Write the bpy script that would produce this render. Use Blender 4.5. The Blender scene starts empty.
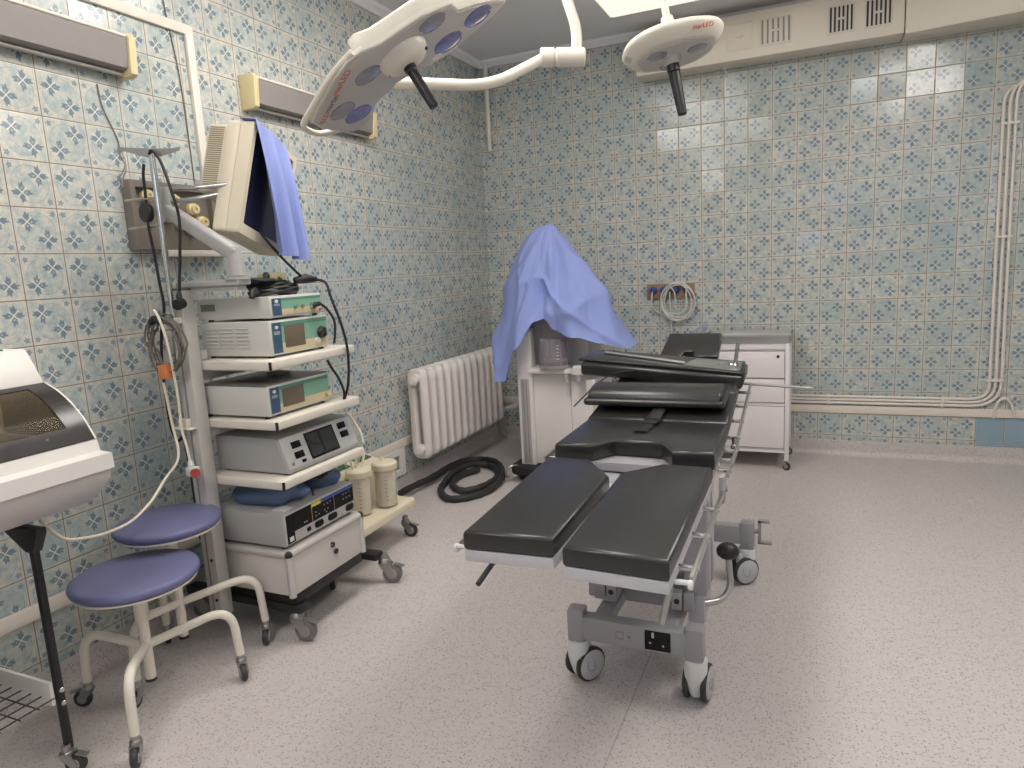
import bpy, bmesh, math, random
from mathutils import Vector, Matrix
random.seed(7)
SC = bpy.context.scene
COL = SC.collection
PI = math.pi

# ------------------------------------------------------------------ node helpers
class V:
    """a socket inside one node tree, with arithmetic"""
    def __init__(s, nt, sock): s.nt, s.s = nt, sock
    def m(s, op, *o, clamp=False):
        n = s.nt.nodes.new('ShaderNodeMath'); n.operation = op; n.use_clamp = clamp
        for i, a in enumerate((s,) + o):
            if isinstance(a, V): s.nt.links.new(a.s, n.inputs[i])
            else: n.inputs[i].default_value = a
        return V(s.nt, n.outputs[0])
    def __add__(s, o): return s.m('ADD', o)
    def __radd__(s, o): return s.m('ADD', o)
    def __sub__(s, o): return s.m('SUBTRACT', o)
    def __rsub__(s, o): return (s * -1.0) + o
    def __mul__(s, o): return s.m('MULTIPLY', o)
    def __rmul__(s, o): return s.m('MULTIPLY', o)
    def __truediv__(s, o): return s.m('DIVIDE', o)
    def fract(s): return s.m('FRACT')
    def floor(s): return s.m('FLOOR')
    def abs(s): return s.m('ABSOLUTE')
    def lt(s, o): return s.m('LESS_THAN', o)
    def gt(s, o): return s.m('GREATER_THAN', o)
    def mx(s, o): return s.m('MAXIMUM', o)
    def mn(s, o): return s.m('MINIMUM', o)
    def mod(s, o): return s.m('FLOORED_MODULO', o)
    def sqrt(s): return s.m('SQRT')
    def ss(s, a, b):
        """1 below a, 0 above b"""
        n = s.nt.nodes.new('ShaderNodeMapRange'); n.interpolation_type = 'SMOOTHSTEP'
        s.nt.links.new(s.s, n.inputs[0])
        n.inputs[1].default_value = a; n.inputs[2].default_value = b
        n.inputs[3].default_value = 1; n.inputs[4].default_value = 0
        return V(s.nt, n.outputs[0])

def lin(c):
    return tuple((x / 12.92 if x <= .04045 else ((x + .055) / 1.055) ** 2.4) for x in c)
def hexc(r, g, b): return lin((r / 255, g / 255, b / 255)) + (1,)

def newmat(name):
    m = bpy.data.materials.new(name); m.use_nodes = True
    nt = m.node_tree
    return m, nt, nt.nodes['Principled BSDF']
def mixc(nt, fac, a, b):
    n = nt.nodes.new('ShaderNodeMix'); n.data_type = 'RGBA'
    if isinstance(fac, V): nt.links.new(fac.s, n.inputs[0])
    else: n.inputs[0].default_value = fac
    for i, c in ((6, a), (7, b)):
        if isinstance(c, tuple): n.inputs[i].default_value = c
        else: nt.links.new(c, n.inputs[i])
    return n.outputs[2]
def noise(nt, vec, scale, detail=2, rough=.5):
    n = nt.nodes.new('ShaderNodeTexNoise'); n.inputs['Scale'].default_value = scale
    n.inputs['Detail'].default_value = detail; n.inputs['Roughness'].default_value = rough
    if vec is not None: nt.links.new(vec, n.inputs['Vector'])
    return V(nt, n.outputs[0])
def objcoord(nt):
    return nt.nodes.new('ShaderNodeTexCoord').outputs['Object']
def bump(nt, b, h, strength=.2, dist=.002):
    n = nt.nodes.new('ShaderNodeBump'); n.inputs['Strength'].default_value = strength
    n.inputs['Distance'].default_value = dist
    nt.links.new(h.s, n.inputs['Height']); nt.links.new(n.outputs[0], b.inputs['Normal'])

MATS = {}
def mat(name, rgb, rough=.5, metal=0., var=.06, scale=25., bmp=0., coat=0., spec=None):
    """a plain painted / moulded / metal surface: colour with slight mottling and a little unevenness in gloss"""
    if name in MATS: return MATS[name]
    m, nt, b = newmat(name)
    c = hexc(*rgb); co = objcoord(nt)
    n = noise(nt, co, scale, 3)
    d = tuple(x * (1 - 2 * var) for x in c[:3]) + (1,); l = tuple(min(1, x * (1 + var)) for x in c[:3]) + (1,)
    nt.links.new(mixc(nt, n, d, l), b.inputs['Base Color'])
    r = n * .12 + (rough - .06)
    nt.links.new(r.s, b.inputs['Roughness'])
    b.inputs['Metallic'].default_value = metal
    if coat: b.inputs['Coat Weight'].default_value = coat
    if spec is not None: b.inputs['Specular IOR Level'].default_value = spec
    if bmp:
        bump(nt, b, noise(nt, co, scale * 12, 3), bmp, .001)
    MATS[name] = m
    return m
def emit(name, rgb, strength):
    m, nt, b = newmat(name)
    b.inputs['Base Color'].default_value = hexc(235, 232, 225)
    b.inputs['Roughness'].default_value = .4
    n = noise(nt, objcoord(nt), 3., 2)
    c = hexc(*rgb)
    nt.links.new(mixc(nt, n, tuple(x * .96 for x in c[:3]) + (1,), c), b.inputs['Emission Color'])
    b.inputs['Emission Strength'].default_value = strength
    return m
def glass(name, rgb=(255, 255, 255), alpha_mix=.15, rough=.03):
    """thin clear plastic: mostly see-through, with reflections"""
    m, nt, b = newmat(name)
    out = nt.nodes['Material Output']
    tr = nt.nodes.new('ShaderNodeBsdfTransparent'); tr.inputs[0].default_value = hexc(*rgb)
    mx = nt.nodes.new('ShaderNodeMixShader')
    fr = nt.nodes.new('ShaderNodeLayerWeight'); fr.inputs[0].default_value = .5
    fc = V(nt, fr.outputs['Facing'])
    f = (fc * fc * fc * .45 + alpha_mix).mn(1.0)
    nt.links.new(f.s, mx.inputs[0]); nt.links.new(tr.outputs[0], mx.inputs[1]); nt.links.new(b.outputs[0], mx.inputs[2])
    nt.links.new(mx.outputs[0], out.inputs['Surface'])
    n = noise(nt, objcoord(nt), 20., 2)
    nt.links.new(mixc(nt, n, hexc(*[int(v * .93) for v in rgb]), hexc(*rgb)), b.inputs['Base Color'])
    b.inputs['Roughness'].default_value = rough
    return m

# ------------------------------------------------------------------ mesh helpers
def frame(z, hint=Vector((0, 0, 1))):
    z = Vector(z).normalized()
    x = Vector(hint).cross(z)
    if x.length < 1e-4: x = Vector((1, 0, 0)).cross(z)
    if x.length < 1e-4: x = Vector((0, 1, 0)).cross(z)
    x.normalize(); return x, z.cross(x), z
def smooth_path(pts, n=8):
    P = [Vector(p) for p in pts]
    if len(P) < 3: return P
    out = []
    Q = [P[0] * 2 - P[1]] + P + [P[-1] * 2 - P[-2]]
    for i in range(1, len(Q) - 2):
        a, b, c, d = Q[i - 1:i + 3]
        for k in range(n):
            t = k / n
            out.append(.5 * ((2 * b) + (c - a) * t + (2 * a - 5 * b + 4 * c - d) * t * t + (3 * b - a - 3 * c + d) * t ** 3))
    out.append(P[-1]); return out
def fillet(pts, r, n=6):
    """polyline with rounded corners of radius about r"""
    P = [Vector(p) for p in pts]; out = [P[0]]
    for i in range(1, len(P) - 1):
        a, b, c = P[i - 1:i + 2]
        l = min(r, (a - b).length * .49, (c - b).length * .49)
        p = b + (a - b).normalized() * l; q = b + (c - b).normalized() * l
        for k in range(n + 1):
            t = k / n; out.append((1 - t) ** 2 * p + 2 * t * (1 - t) * b + t * t * q)
    out.append(P[-1]); return out
def rect_poly(w, h, r=0, n=5):
    w, h = w / 2, h / 2
    if r <= 0: return [(-w, -h), (w, -h), (w, h), (-w, h)]
    out = []
    for cx, cy, a0 in ((w - r, -h + r, -90), (w - r, h - r, 0), (-w + r, h - r, 90), (-w + r, -h + r, 180)):
        for k in range(n + 1):
            a = math.radians(a0 + 90 * k / n); out.append((cx + r * math.cos(a), cy + r * math.sin(a)))
    return out
class MB:
    def __init__(s): s.b = bmesh.new()
    def merge(s, o, M=None):
        me = bpy.data.meshes.new('t'); o.to_mesh(me); o.free()
        if M is not None: me.transform(M)
        s.b.from_mesh(me); bpy.data.meshes.remove(me); return s
    def box(s, c, d, bev=0., seg=2, M=None, rot=None):
        b = bmesh.new(); bmesh.ops.create_cube(b, size=1)
        for v in b.verts: v.co = Vector((v.co.x * d[0], v.co.y * d[1], v.co.z * d[2]))
        if bev: bmesh.ops.bevel(b, geom=b.edges[:], offset=min(bev, min(d) * .49), segments=seg, affect='EDGES', profile=.5)
        T = Matrix.Translation(c)
        if rot is not None: T = T @ (rot if isinstance(rot, Matrix) else Matrix.Rotation(rot, 4, 'Z'))
        if M is not None: T = M @ T
        return s.merge(b, T)
    def bb(s, x0, x1, y0, y1, z0, z1, bev=0., seg=2, M=None):
        return s.box(((x0 + x1) / 2, (y0 + y1) / 2, (z0 + z1) / 2), (abs(x1 - x0), abs(y1 - y0), abs(z1 - z0)), bev, seg, M)
    def prism(s, poly, h0, h1, M=None, bev=0., seg=2, hole=None):
        """polygon in XY pulled from z=h0 to z=h1, then moved by M"""
        b = bmesh.new()
        vs = [b.verts.new((p[0], p[1], h0)) for p in poly]
        f = b.faces.new(vs)
        r = bmesh.ops.extrude_face_region(b, geom=[f])
        for v in r['geom']:
            if isinstance(v, bmesh.types.BMVert): v.co.z = h1
        bmesh.ops.recalc_face_normals(b, faces=b.faces[:])
        if bev:
            ed = [e for e in b.edges if abs(e.verts[0].co.z - e.verts[1].co.z) < 1e-7]
            bmesh.ops.bevel(b, geom=ed, offset=bev, segments=seg, affect='EDGES', profile=.5)
        return s.merge(b, M)
    def ring_prism(s, outer, inner, h0, h1, M=None):
        b = bmesh.new(); n = len(outer)
        L = [[b.verts.new((p[0], p[1], h)) for p in q] for q in (outer, inner) for h in (h0, h1)]
        for i in range(n):
            j = (i + 1) % n
            for A, B in ((0, 1), (1, 3), (3, 2), (2, 0)):
                b.faces.new((L[A][i], L[A][j], L[B][j], L[B][i]))
        bmesh.ops.recalc_face_normals(b, faces=b.faces[:])
        return s.merge(b, M)
    def lathe(s, prof, seg=24, M=None, cap=True):
        b = bmesh.new(); R = []
        for r, z in prof:
            R.append([b.verts.new((r * math.cos(2 * PI * k / seg), r * math.sin(2 * PI * k / seg), z)) for k in range(seg)])
        for a, c in zip(R, R[1:]):
            for k in range(seg): b.faces.new((a[k], a[(k + 1) % seg], c[(k + 1) % seg], c[k]))
        if cap:
            if prof[0][0] > 1e-6: b.faces.new(R[0][::-1])
            if prof[-1][0] > 1e-6: b.faces.new(R[-1])
        bmesh.ops.remove_doubles(b, verts=b.verts[:], dist=1e-6)
        bmesh.ops.recalc_face_normals(b, faces=b.faces[:])
        return s.merge(b, M)
    def cyl(s, p, q, r, r2=None, seg=16, bev=0.):
        p, q = Vector(p), Vector(q); x, y, z = frame(q - p); L = (q - p).length
        r2 = r if r2 is None else r2
        M = Matrix(((x.x, y.x, z.x, p.x), (x.y, y.y, z.y, p.y), (x.z, y.z, z.z, p.z), (0, 0, 0, 1)))
        pr = [(0, 0), (r - bev, 0), (r, bev), (r2, L - bev), (r2 - bev, L), (0, L)] if bev else [(0, 0), (r, 0), (r2, L), (0, L)]
        return s.lathe(pr, seg, M)
    def tube(s, pts, r, seg=10, closed=False, flat=None, cap=True):
        P = [Vector(p) for p in pts]; n = len(P); b = bmesh.new(); R = []
        t0 = (P[1] - P[0]).normalized(); x, y, _ = frame(t0)
        for i in range(n):
            if closed: t = (P[(i + 1) % n] - P[i - 1]).normalized()
            else: t = (P[min(i + 1, n - 1)] - P[max(i - 1, 0)]).normalized()
            x = x - t * x.dot(t)
            if x.length < 1e-5: x = frame(t)[0]
            x.normalize(); y = t.cross(x)
            rr = r[i] if isinstance(r, (list, tuple)) else r
            a, c = (rr, rr) if flat is None else flat
            R.append([b.verts.new(P[i] + x * a * math.cos(2 * PI * k / seg) + y * c * math.sin(2 * PI * k / seg)) for k in range(seg)])
        for i in range(n if closed else n - 1):
            A, B = R[i], R[(i + 1) % n]
            for k in range(seg): b.faces.new((A[k], A[(k + 1) % seg], B[(k + 1) % seg], B[k]))
        if cap and not closed: b.faces.new(R[0][::-1]); b.faces.new(R[-1])
        bmesh.ops.recalc_face_normals(b, faces=b.faces[:])
        return s.merge(b)
    def sphere(s, c, r, sc=(1, 1, 1), seg=16):
        b = bmesh.new(); bmesh.ops.create_uvsphere(b, u_segments=seg, v_segments=seg // 2 + 2, radius=r)
        return s.merge(b, Matrix.Translation(c) @ Matrix.Diagonal((sc[0], sc[1], sc[2], 1)))
    def quadgrid(s, rows, thick=0.):
        """surface through a list of rows of points"""
        b = bmesh.new()
        vs = [[b.verts.new(p) for p in r] for r in rows]
        for A, B in zip(vs, vs[1:]):
            for i in range(len(A) - 1): b.faces.new((A[i], A[i + 1], B[i + 1], B[i]))
        bmesh.ops.recalc_face_normals(b, faces=b.faces[:])
        if thick: bmesh.ops.solidify(b, geom=b.faces[:], thickness=thick)
        return s.merge(b)
    def build(s, name, m, parent=None, ang=38, world=True):
        me = bpy.data.meshes.new(name); s.b.to_mesh(me); s.b.free()
        root = parent
        while root is not None and root.parent is not None: root = root.parent
        if root is not None and world and root.name in ORIG: me.transform(Matrix.Translation(-ORIG[root.name]))
        for p in me.polygons: p.use_smooth = True
        me.set_sharp_from_angle(angle=math.radians(ang))
        if m: me.materials.append(m)
        o = bpy.data.objects.new(name, me); COL.objects.link(o)
        if parent is not None: o.parent = parent
        return o
ORIG = {}
def thing(name, label, cat, loc=(0, 0, 0), group=None):
    o = bpy.data.objects.new(name, None); COL.objects.link(o); o.empty_display_size = .05
    o.location = loc; ORIG[o.name] = Vector(loc)
    o['label'] = label; o['category'] = cat
    if group: o['group'] = group
    return o
def tag(o, label, cat, group=None, kind=None):
    o['label'] = label; o['category'] = cat
    if group: o['group'] = group
    if kind: o['kind'] = kind
    return o
def struct(o): o['kind'] = 'structure'; return o
def centre(o):
    """put the origin of a single-mesh thing at its base"""
    vs = [v.co for v in o.data.vertices]
    c = Vector((sum(v.x for v in vs) / len(vs), sum(v.y for v in vs) / len(vs), min(v.z for v in vs)))
    o.data.transform(Matrix.Translation(-c)); o.location = c
    return o
def copy_tree(o, parent=None):
    c = o.copy(); COL.objects.link(c); c.parent = parent
    for ch in list(o.children): copy_tree(ch, c)
    return c
def axes(o, x, y, z):
    x, y, z, o = Vector(x), Vector(y), Vector(z), Vector(o)
    return Matrix(((x.x, y.x, z.x, o.x), (x.y, y.y, z.y, o.y), (x.z, y.z, z.z, o.z), (0, 0, 0, 1)))
def lettering(name, body, size, M, m, parent, depth=.0006, align='LEFT'):
    """raised lettering lying in the XY plane of M"""
    cu = bpy.data.curves.new(name, 'FONT'); cu.body = body; cu.size = size; cu.extrude = depth; cu.align_x = align
    t = bpy.data.objects.new(name, cu); COL.objects.link(t)
    dg = bpy.context.evaluated_depsgraph_get()
    me = bpy.data.meshes.new_from_object(t.evaluated_get(dg))
    bpy.data.objects.remove(t)
    me.transform(M)
    root = parent
    while root.parent is not None: root = root.parent
    if root.name in ORIG: me.transform(Matrix.Translation(-ORIG[root.name]))
    me.materials.clear(); me.materials.append(m)
    o = bpy.data.objects.new(name, me); COL.objects.link(o); o.parent = parent
    return o
# ------------------------------------------------------------------ room
RX, RY, RZ = 4.5, -6.3, 2.88     # room: x 0..RX, y RY..0, z 0..RZ
T = .15
def tile_material(name, along, off, flip=0.0, plain=None):
    m, nt, b = newmat(name)
    g = nt.nodes.new('ShaderNodeNewGeometry')
    sp = nt.nodes.new('ShaderNodeSeparateXYZ'); nt.links.new(g.outputs['Position'], sp.inputs[0])
    A = (V(nt, sp.outputs[along]) - off) / T
    B = (V(nt, sp.outputs[2]) - .135) / T
    fa, fb = A.floor(), B.floor()
    u0, v = A.fract(), B.fract()
    par = (fa + fb + flip).mod(2.0)
    u = u0 + par * (1.0 - 2.0 * u0)
    # per-tile random
    cb = nt.nodes.new('ShaderNodeCombineXYZ'); nt.links.new(fa.s, cb.inputs[0]); nt.links.new(fb.s, cb.inputs[1])
    wn = nt.nodes.new('ShaderNodeTexWhiteNoise'); wn.noise_dimensions = '2D'; nt.links.new(cb.outputs[0], wn.inputs['Vector'])
    rnd = V(nt, wn.outputs['Value'])
    def dist(cx, cy):
        dx, dy = u - cx, v - cy
        return dx, dy, (dx * dx + dy * dy).sqrt()
    cc = nt.nodes.new('ShaderNodeTexCoord').outputs['Object']
    fleck = noise(nt, cc, 120., 3, .6)
    ink = None; white = None
    def put(a, b_): return b_ if a is None else a.mx(b_)
    for cx, cy, sx in ((.30, .69, 1.0), (.70, .31, -1.0)):
        dx, dy, r = dist(cx, cy)
        th = dy.m('ARCTAN2', dx)
        c4 = (th * 4.0).m('COSINE'); c12 = (th * 16.0).m('SINE')
        R = c4 * .058 + c12 * .024 + .150 + (fleck - .5) * .09
        petal = (r - R).ss(-.018, .018)
        # the two petals towards the middle of the tile are little open flowers with pale centres
        e1 = ((dx - sx * .098) * (dx - sx * .088) + dy * dy).sqrt().ss(.016, .036)
        e2 = ((dy + sx * .098) * (dy + sx * .088) + dx * dx).sqrt().ss(.016, .036)
        x1, x2 = (dx + dy).abs(), (dx - dy).abs()
        cross = x1.mn(x2).ss(.010, .026) * r.ss(.13, .17)
        ink = put(ink, petal * .92 - e1.mx(e2) * .5); white = put(white, cross)
    for cx, cy in ((.88, .87), (.12, .13)):
        dx, dy, r = dist(cx, cy)
        th = dy.m('ARCTAN2', dx)
        R = (th * 5.0).m('COSINE') * .016 + .054
        ink = put(ink, (r - R).ss(-.01, .01) * .8 - (r - .012).ss(-.005, .008) * .3)
    dx, dy, r = dist(.5, .5)
    ring = (r - .40).abs().ss(.006, .016) * .38
    ring2 = (r - .24).abs().ss(.004, .012) * .18
    wash = noise(nt, cc, 34., 4, .66); wash2 = noise(nt, cc, 1.1, 2)
    cream = hexc(213, 208, 195); blue = hexc(163, 178, 181); teal = hexc(152, 173, 175)
    wf = ((wash - .40) * 4.2).m('MAXIMUM', 0.0).mn(1.0)
    col = mixc(nt, (wf * .8 + r.ss(.36, .42) * .22).mn(1.0), cream, blue)
    tl = ((rnd - .72) * 3.5).mx(0.0).mn(1.0) * .40 + ((wash2 - .45) * 1.6).mx(0.0).mn(.35)
    col = mixc(nt, tl, col, teal)
    col = mixc(nt, ((fleck - .55) * 4.0).mx(0.0).mn(1.0) * .28, col, hexc(150, 160, 150))
    col = mixc(nt, ring.mx(ring2), col, hexc(135, 143, 140))
    col = mixc(nt, (ink * (wash * .5 + .72)).mx(0.0).mn(1.0), col, hexc(112, 130, 143))
    col = mixc(nt, white * .8, col, hexc(226, 225, 215))
    if plain:
        pm = V(nt, sp.outputs[along]).gt(plain[0]) * V(nt, sp.outputs[2]).lt(plain[1])
        col = mixc(nt, pm, col, hexc(142, 166, 180))
    e = u0.mn(1.0 - u0).mn(v.mn(1.0 - v))
    gl = noise(nt, cc, 5., 2)
    glaze = e.ss(.018, .04); grout = e.ss(.008, .018)
    col = mixc(nt, glaze * .35, col, hexc(226, 220, 205))
    col = mixc(nt, grout, col, mixc(nt, gl, hexc(98, 82, 68), hexc(158, 142, 124)))
    nt.links.new(col, b.inputs['Base Color'])
    nt.links.new((grout * .5 + .17).s, b.inputs['Roughness'])
    # every tile sits a hair out of true, so each catches the lamps in its own way
    vm = nt.nodes.new('ShaderNodeVectorMath'); vm.operation = 'MULTIPLY_ADD'
    nt.links.new(wn.outputs['Color'], vm.inputs[0]); vm.inputs[1].default_value = (.08, .08, .08); vm.inputs[2].default_value = (-.04, -.04, -.04)
    bp = nt.nodes.new('ShaderNodeBump'); bp.inputs['Strength'].default_value = .35; bp.inputs['Distance'].default_value = .0015
    hgt = e.ss(.0, .03) * -1.0 + noise(nt, cc, 9., 2) * .5
    nt.links.new(hgt.s, bp.inputs['Height'])
    va = nt.nodes.new('ShaderNodeVectorMath'); va.operation = 'ADD'
    nt.links.new(bp.outputs[0], va.inputs[0]); nt.links.new(vm.outputs[0], va.inputs[1])
    vn = nt.nodes.new('ShaderNodeVectorMath'); vn.operation = 'NORMALIZE'; nt.links.new(va.outputs[0], vn.inputs[0])
    nt.links.new(vn.outputs[0], b.inputs['Normal'])
    b.inputs['Specular IOR Level'].default_value = .5
    return m
M_back = tile_material('blue_flower_tiles_across', 0, .136, 1.0, plain=(3.286, .285))
M_side = tile_material('blue_flower_tiles_along', 1, .0642, 1.0)

def floor_material():
    m, nt, b = newmat('speckled_vinyl')
    g = nt.nodes.new('ShaderNodeNewGeometry').outputs['Position']
    sp = nt.nodes.new('ShaderNodeSeparateXYZ'); nt.links.new(g, sp.inputs[0])
    def vor(scale):
        n = nt.nodes.new('ShaderNodeTexVoronoi'); n.inputs['Scale'].default_value = scale; nt.links.new(g, n.inputs['Vector'])
        s = nt.nodes.new('ShaderNodeSeparateColor'); nt.links.new(n.outputs['Color'], s.inputs[0])
        return V(nt, n.outputs['Distance']), V(nt, s.outputs[0])
    d1, c1 = vor(150.); d2, c2 = vor(95.); d3, c3 = vor(210.)
    base = mixc(nt, noise(nt, g, 2.2, 3), hexc(190, 182, 179), hexc(201, 193, 190))
    base = mixc(nt, c3 * .5, base, hexc(210, 203, 200))
    base = mixc(nt, c2.gt(.62) * d2.ss(.25, .5) * .55, base, hexc(158, 148, 143))
    base = mixc(nt, c1.gt(.80) * d1.ss(.22, .46) * .75, base, hexc(118, 109, 105))
    base = mixc(nt, c3.gt(.9) * d3.ss(.25, .45) * .4, base, hexc(232, 224, 215))
    seam = (V(nt, sp.outputs[0]) - 1.857).abs().ss(.0012, .003) * V(nt, sp.outputs[1]).lt(-1.2)
    base = mixc(nt, seam * .45, base, hexc(120, 110, 108))
    nt.links.new(base, b.inputs['Base Color'])
    nt.links.new((noise(nt, g, 6., 3) * .2 + .34).s, b.inputs['Roughness'])
    b.inputs['Specular IOR Level'].default_value = .35
    return m
M_floor = floor_material()
M_ceil = mat('ceiling_paint', (236, 234, 236), .7, var=.02, scale=3)
M_cream = mat('cream_enamel', (226, 218, 203), .45, var=.02, scale=8)
M_trimw = mat('painted_trim', (228, 218, 205), .5, var=.04, scale=10)

struct(MB().bb(0, RX, RY, 0, -.06, 0).build('floor', M_floor))
struct(MB().bb(0, RX, RY, 0, RZ, RZ + .06).build('ceiling', M_ceil))
struct(MB().bb(0, RX, 0, .08, 0, RZ).build('wall_back', M_back))
struct(MB().bb(-.08, 0, RY, .08, 0, RZ).build('wall_left', M_side))
struct(MB().bb(RX, RX + .08, RY, .08, 0, RZ).build('wall_right', M_side))
w = MB()   # wall behind the camera, with its two window openings
WIN = ((2.30, 3.0), (3.55, 4.25)); WZ0, WZ1 = .95, 2.38
xs = [0, 2.30, 3.0, 3.55, 4.25, RX]
for a_, b_ in ((0, 1), (2, 3), (4, 5)): w.bb(xs[a_], xs[b_], RY - .08, RY, 0, RZ)
for a_, b_ in WIN: w.bb(a_, b_, RY - .08, RY, 0, WZ0); w.bb(a_, b_, RY - .08, RY, WZ1, RZ)
struct(w.build('wall_front', M_back))
# coved skirting, the floor vinyl turned up the wall
prof = [(.0, .10), (.004, .10), (.006, .045)] + [(.006 + .034 * (1 - math.cos(a)), .04 - .039 * math.sin(a)) for a in [PI / 2 * k / 6 for k in range(7)]] + [(.05, .0), (.0, .0)]
MY = axes((0, 0, 0), (0, -1, 0), (0, 0, 1), (1, 0, 0))   # profile on the back wall, pulled along x
struct(MB().prism(prof, 0, RX, axes((0, 0, 0), (0, -1, 0), (0, 0, 1), (1, 0, 0))).build('baseboard_back', M_floor))
struct(MB().prism(prof, RY, 0, axes((0, 0, 0), (1, 0, 0), (0, 0, 1), (0, 1, 0))).build('baseboard_left', M_floor))
# painted rails low on the walls and the cornice under the ceiling
struct(MB().bb(0, RX, -.012, 0, .287, .340, .003).build('trim_1', M_trimw))
struct(MB().bb(0, .012, RY, 0, .287, .340, .003).build('trim_2', M_trimw))
cor = [(0, 2.835), (.02, 2.835), (.03, 2.85), (.05, 2.862), (.055, RZ), (0, RZ)]
struct(MB().prism(cor, 0, RX, axes((0, 0, 0), (0, -1, 0), (0, 0, 1), (1, 0, 0))).build('trim_3', M_ceil))
struct(MB().prism(cor, RY, 0, axes((0, 0, 0), (1, 0, 0), (0, 0, 1), (0, 1, 0))).build('trim_4', M_ceil))
# windows behind the camera: clear top lights, whitened lower panes
M_day = emit('daylight_pane', (190, 205, 255), 6.)
M_frost = emit('whitened_pane', (215, 224, 240), .5)
for k, (a_, b_) in enumerate(WIN):
    cxw = (a_ + b_) / 2
    wn_ = struct(MB().ring_prism(rect_poly(b_ - a_, WZ1 - WZ0), rect_poly(b_ - a_ - .10, WZ1 - WZ0 - .10), -.03, .03, axes((cxw, RY - .04, (WZ0 + WZ1) / 2), (1, 0, 0), (0, 0, 1), (0, 1, 0))).bb(a_ + .04, b_ - .04, RY - .07, RY - .01, 1.90, 1.96).build('window_%d' % (k + 1), M_cream))
    struct(MB().bb(a_ + .05, b_ - .05, RY - .062, RY - .056, 1.96, WZ1 - .05).build('top_pane', M_day, wn_))
    struct(MB().bb(a_ + .05, b_ - .05, RY - .062, RY - .056, WZ0 + .05, 1.90).build('lower_pane', M_frost, wn_))

# ------------------------------------------------------------------ ceiling lights
M_lampbody = mat('lamp_body_white', (228, 222, 210), .5, var=.02)
M_diff = emit('diffuser_warm', (255, 250, 244), 13.)
M_diff3 = emit('diffuser_rear', (255, 250, 244), 4.)
M_diff4 = emit('diffuser_rear_left', (255, 250, 244), 13.)
M_diff2 = emit('diffuser_front', (255, 244, 228), .85)
def ceiling_light(x0, x1, y0, y1, label, dm):
    t = thing('ceiling_light', label, 'ceiling light', ((x0 + x1) / 2, (y0 + y1) / 2, RZ - .075), 'flat ceiling lights')
    MB().bb(x0, x1, y0, y1, RZ - .022, RZ, .006).build('housing', M_lampbody, t)
    MB().bb(x0 + .012, x1 - .012, y0 + .012, y1 - .012, RZ - .085, RZ - .02, .02, 3).build('diffuser', dm, t)
ceiling_light(1.19, 2.39, -1.20, -.62, 'flat white ceiling light above the small surgical lamp', M_diff2)
ceiling_light(.85, 1.45, -3.3, -2.1, 'flat white ceiling light above the equipment tower', M_diff)
ceiling_light(2.75, 3.35, -2.9, -1.7, 'flat white ceiling light nearest the right wall', M_diff)
ceiling_light(.9, 1.5, -5.6, -4.4, 'flat white ceiling light behind the camera, left', M_diff4)
ceiling_light(2.9, 3.5, -5.6, -4.4, 'flat white ceiling light behind the camera, right', M_diff3)

# ------------------------------------------------------------------ camera and world
F, YAW, PIT, ROL = 691.873, .4187, .1653, -.0549
cam = bpy.data.cameras.new('camera'); co = bpy.data.objects.new('camera', cam); COL.objects.link(co)
cy, sy, cp, sp, cr, sr = math.cos(YAW), math.sin(YAW), math.cos(PIT), math.sin(PIT), math.cos(ROL), math.sin(ROL)
fw = Vector((-sy * cp, cy * cp, -sp)); rt = Vector((cy, sy, 0)); up = rt.cross(fw)
r2 = rt * cr + up * sr; u2 = up * cr - rt * sr
co.matrix_world = axes((2.366, -4.9887, 1.3523), r2, u2, -fw)
cam.sensor_fit = 'HORIZONTAL'; cam.sensor_width = 36; cam.lens = F * 36 / 1024; cam.clip_start = .02
SC.camera = co
wd = bpy.data.worlds.new('world'); SC.world = wd; wd.use_nodes = True
wd.node_tree.nodes['Background'].inputs[0].default_value = (.75, .85, 1, 1)
wd.node_tree.nodes['Background'].inputs[1].default_value = .3
vs = SC.view_settings; vs.view_transform = 'Standard'; vs.look = 'None'; vs.gamma = 1; vs.use_curve_mapping = False; vs.exposure = .10
# ------------------------------------------------------------------ things fixed to the walls
M_grey = mat('grey_enamel', (146, 141, 138), .45, var=.03)
M_yel = mat('yellowed_plastic', (222, 206, 160), .45, var=.04)
M_tubew = mat('lamp_tube_white', (214, 212, 206), .2, var=.02)
M_white = mat('white_enamel', (226, 222, 218), .38, var=.02, scale=8)
M_pipe = mat('pipe_paint', (226, 219, 208), .4, var=.03, scale=14)
M_black = mat('black_plastic', (34, 33, 34), .42, var=.1)
M_rubber = mat('black_rubber', (46, 45, 46), .6, var=.12)
M_steel = mat('brushed_steel', (188, 186, 184), .30, .95, var=.02, scale=5)
M_chrome = mat('chrome', (205, 204, 203), .14, 1., var=.02)
M_zinc = mat('zinc_plate', (170, 168, 166), .34, .85, var=.08)
M_brown = mat('brown_board', (150, 122, 96), .55, var=.1)
M_blue = mat('blue_plastic', (52, 74, 148), .4, var=.05)

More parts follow.
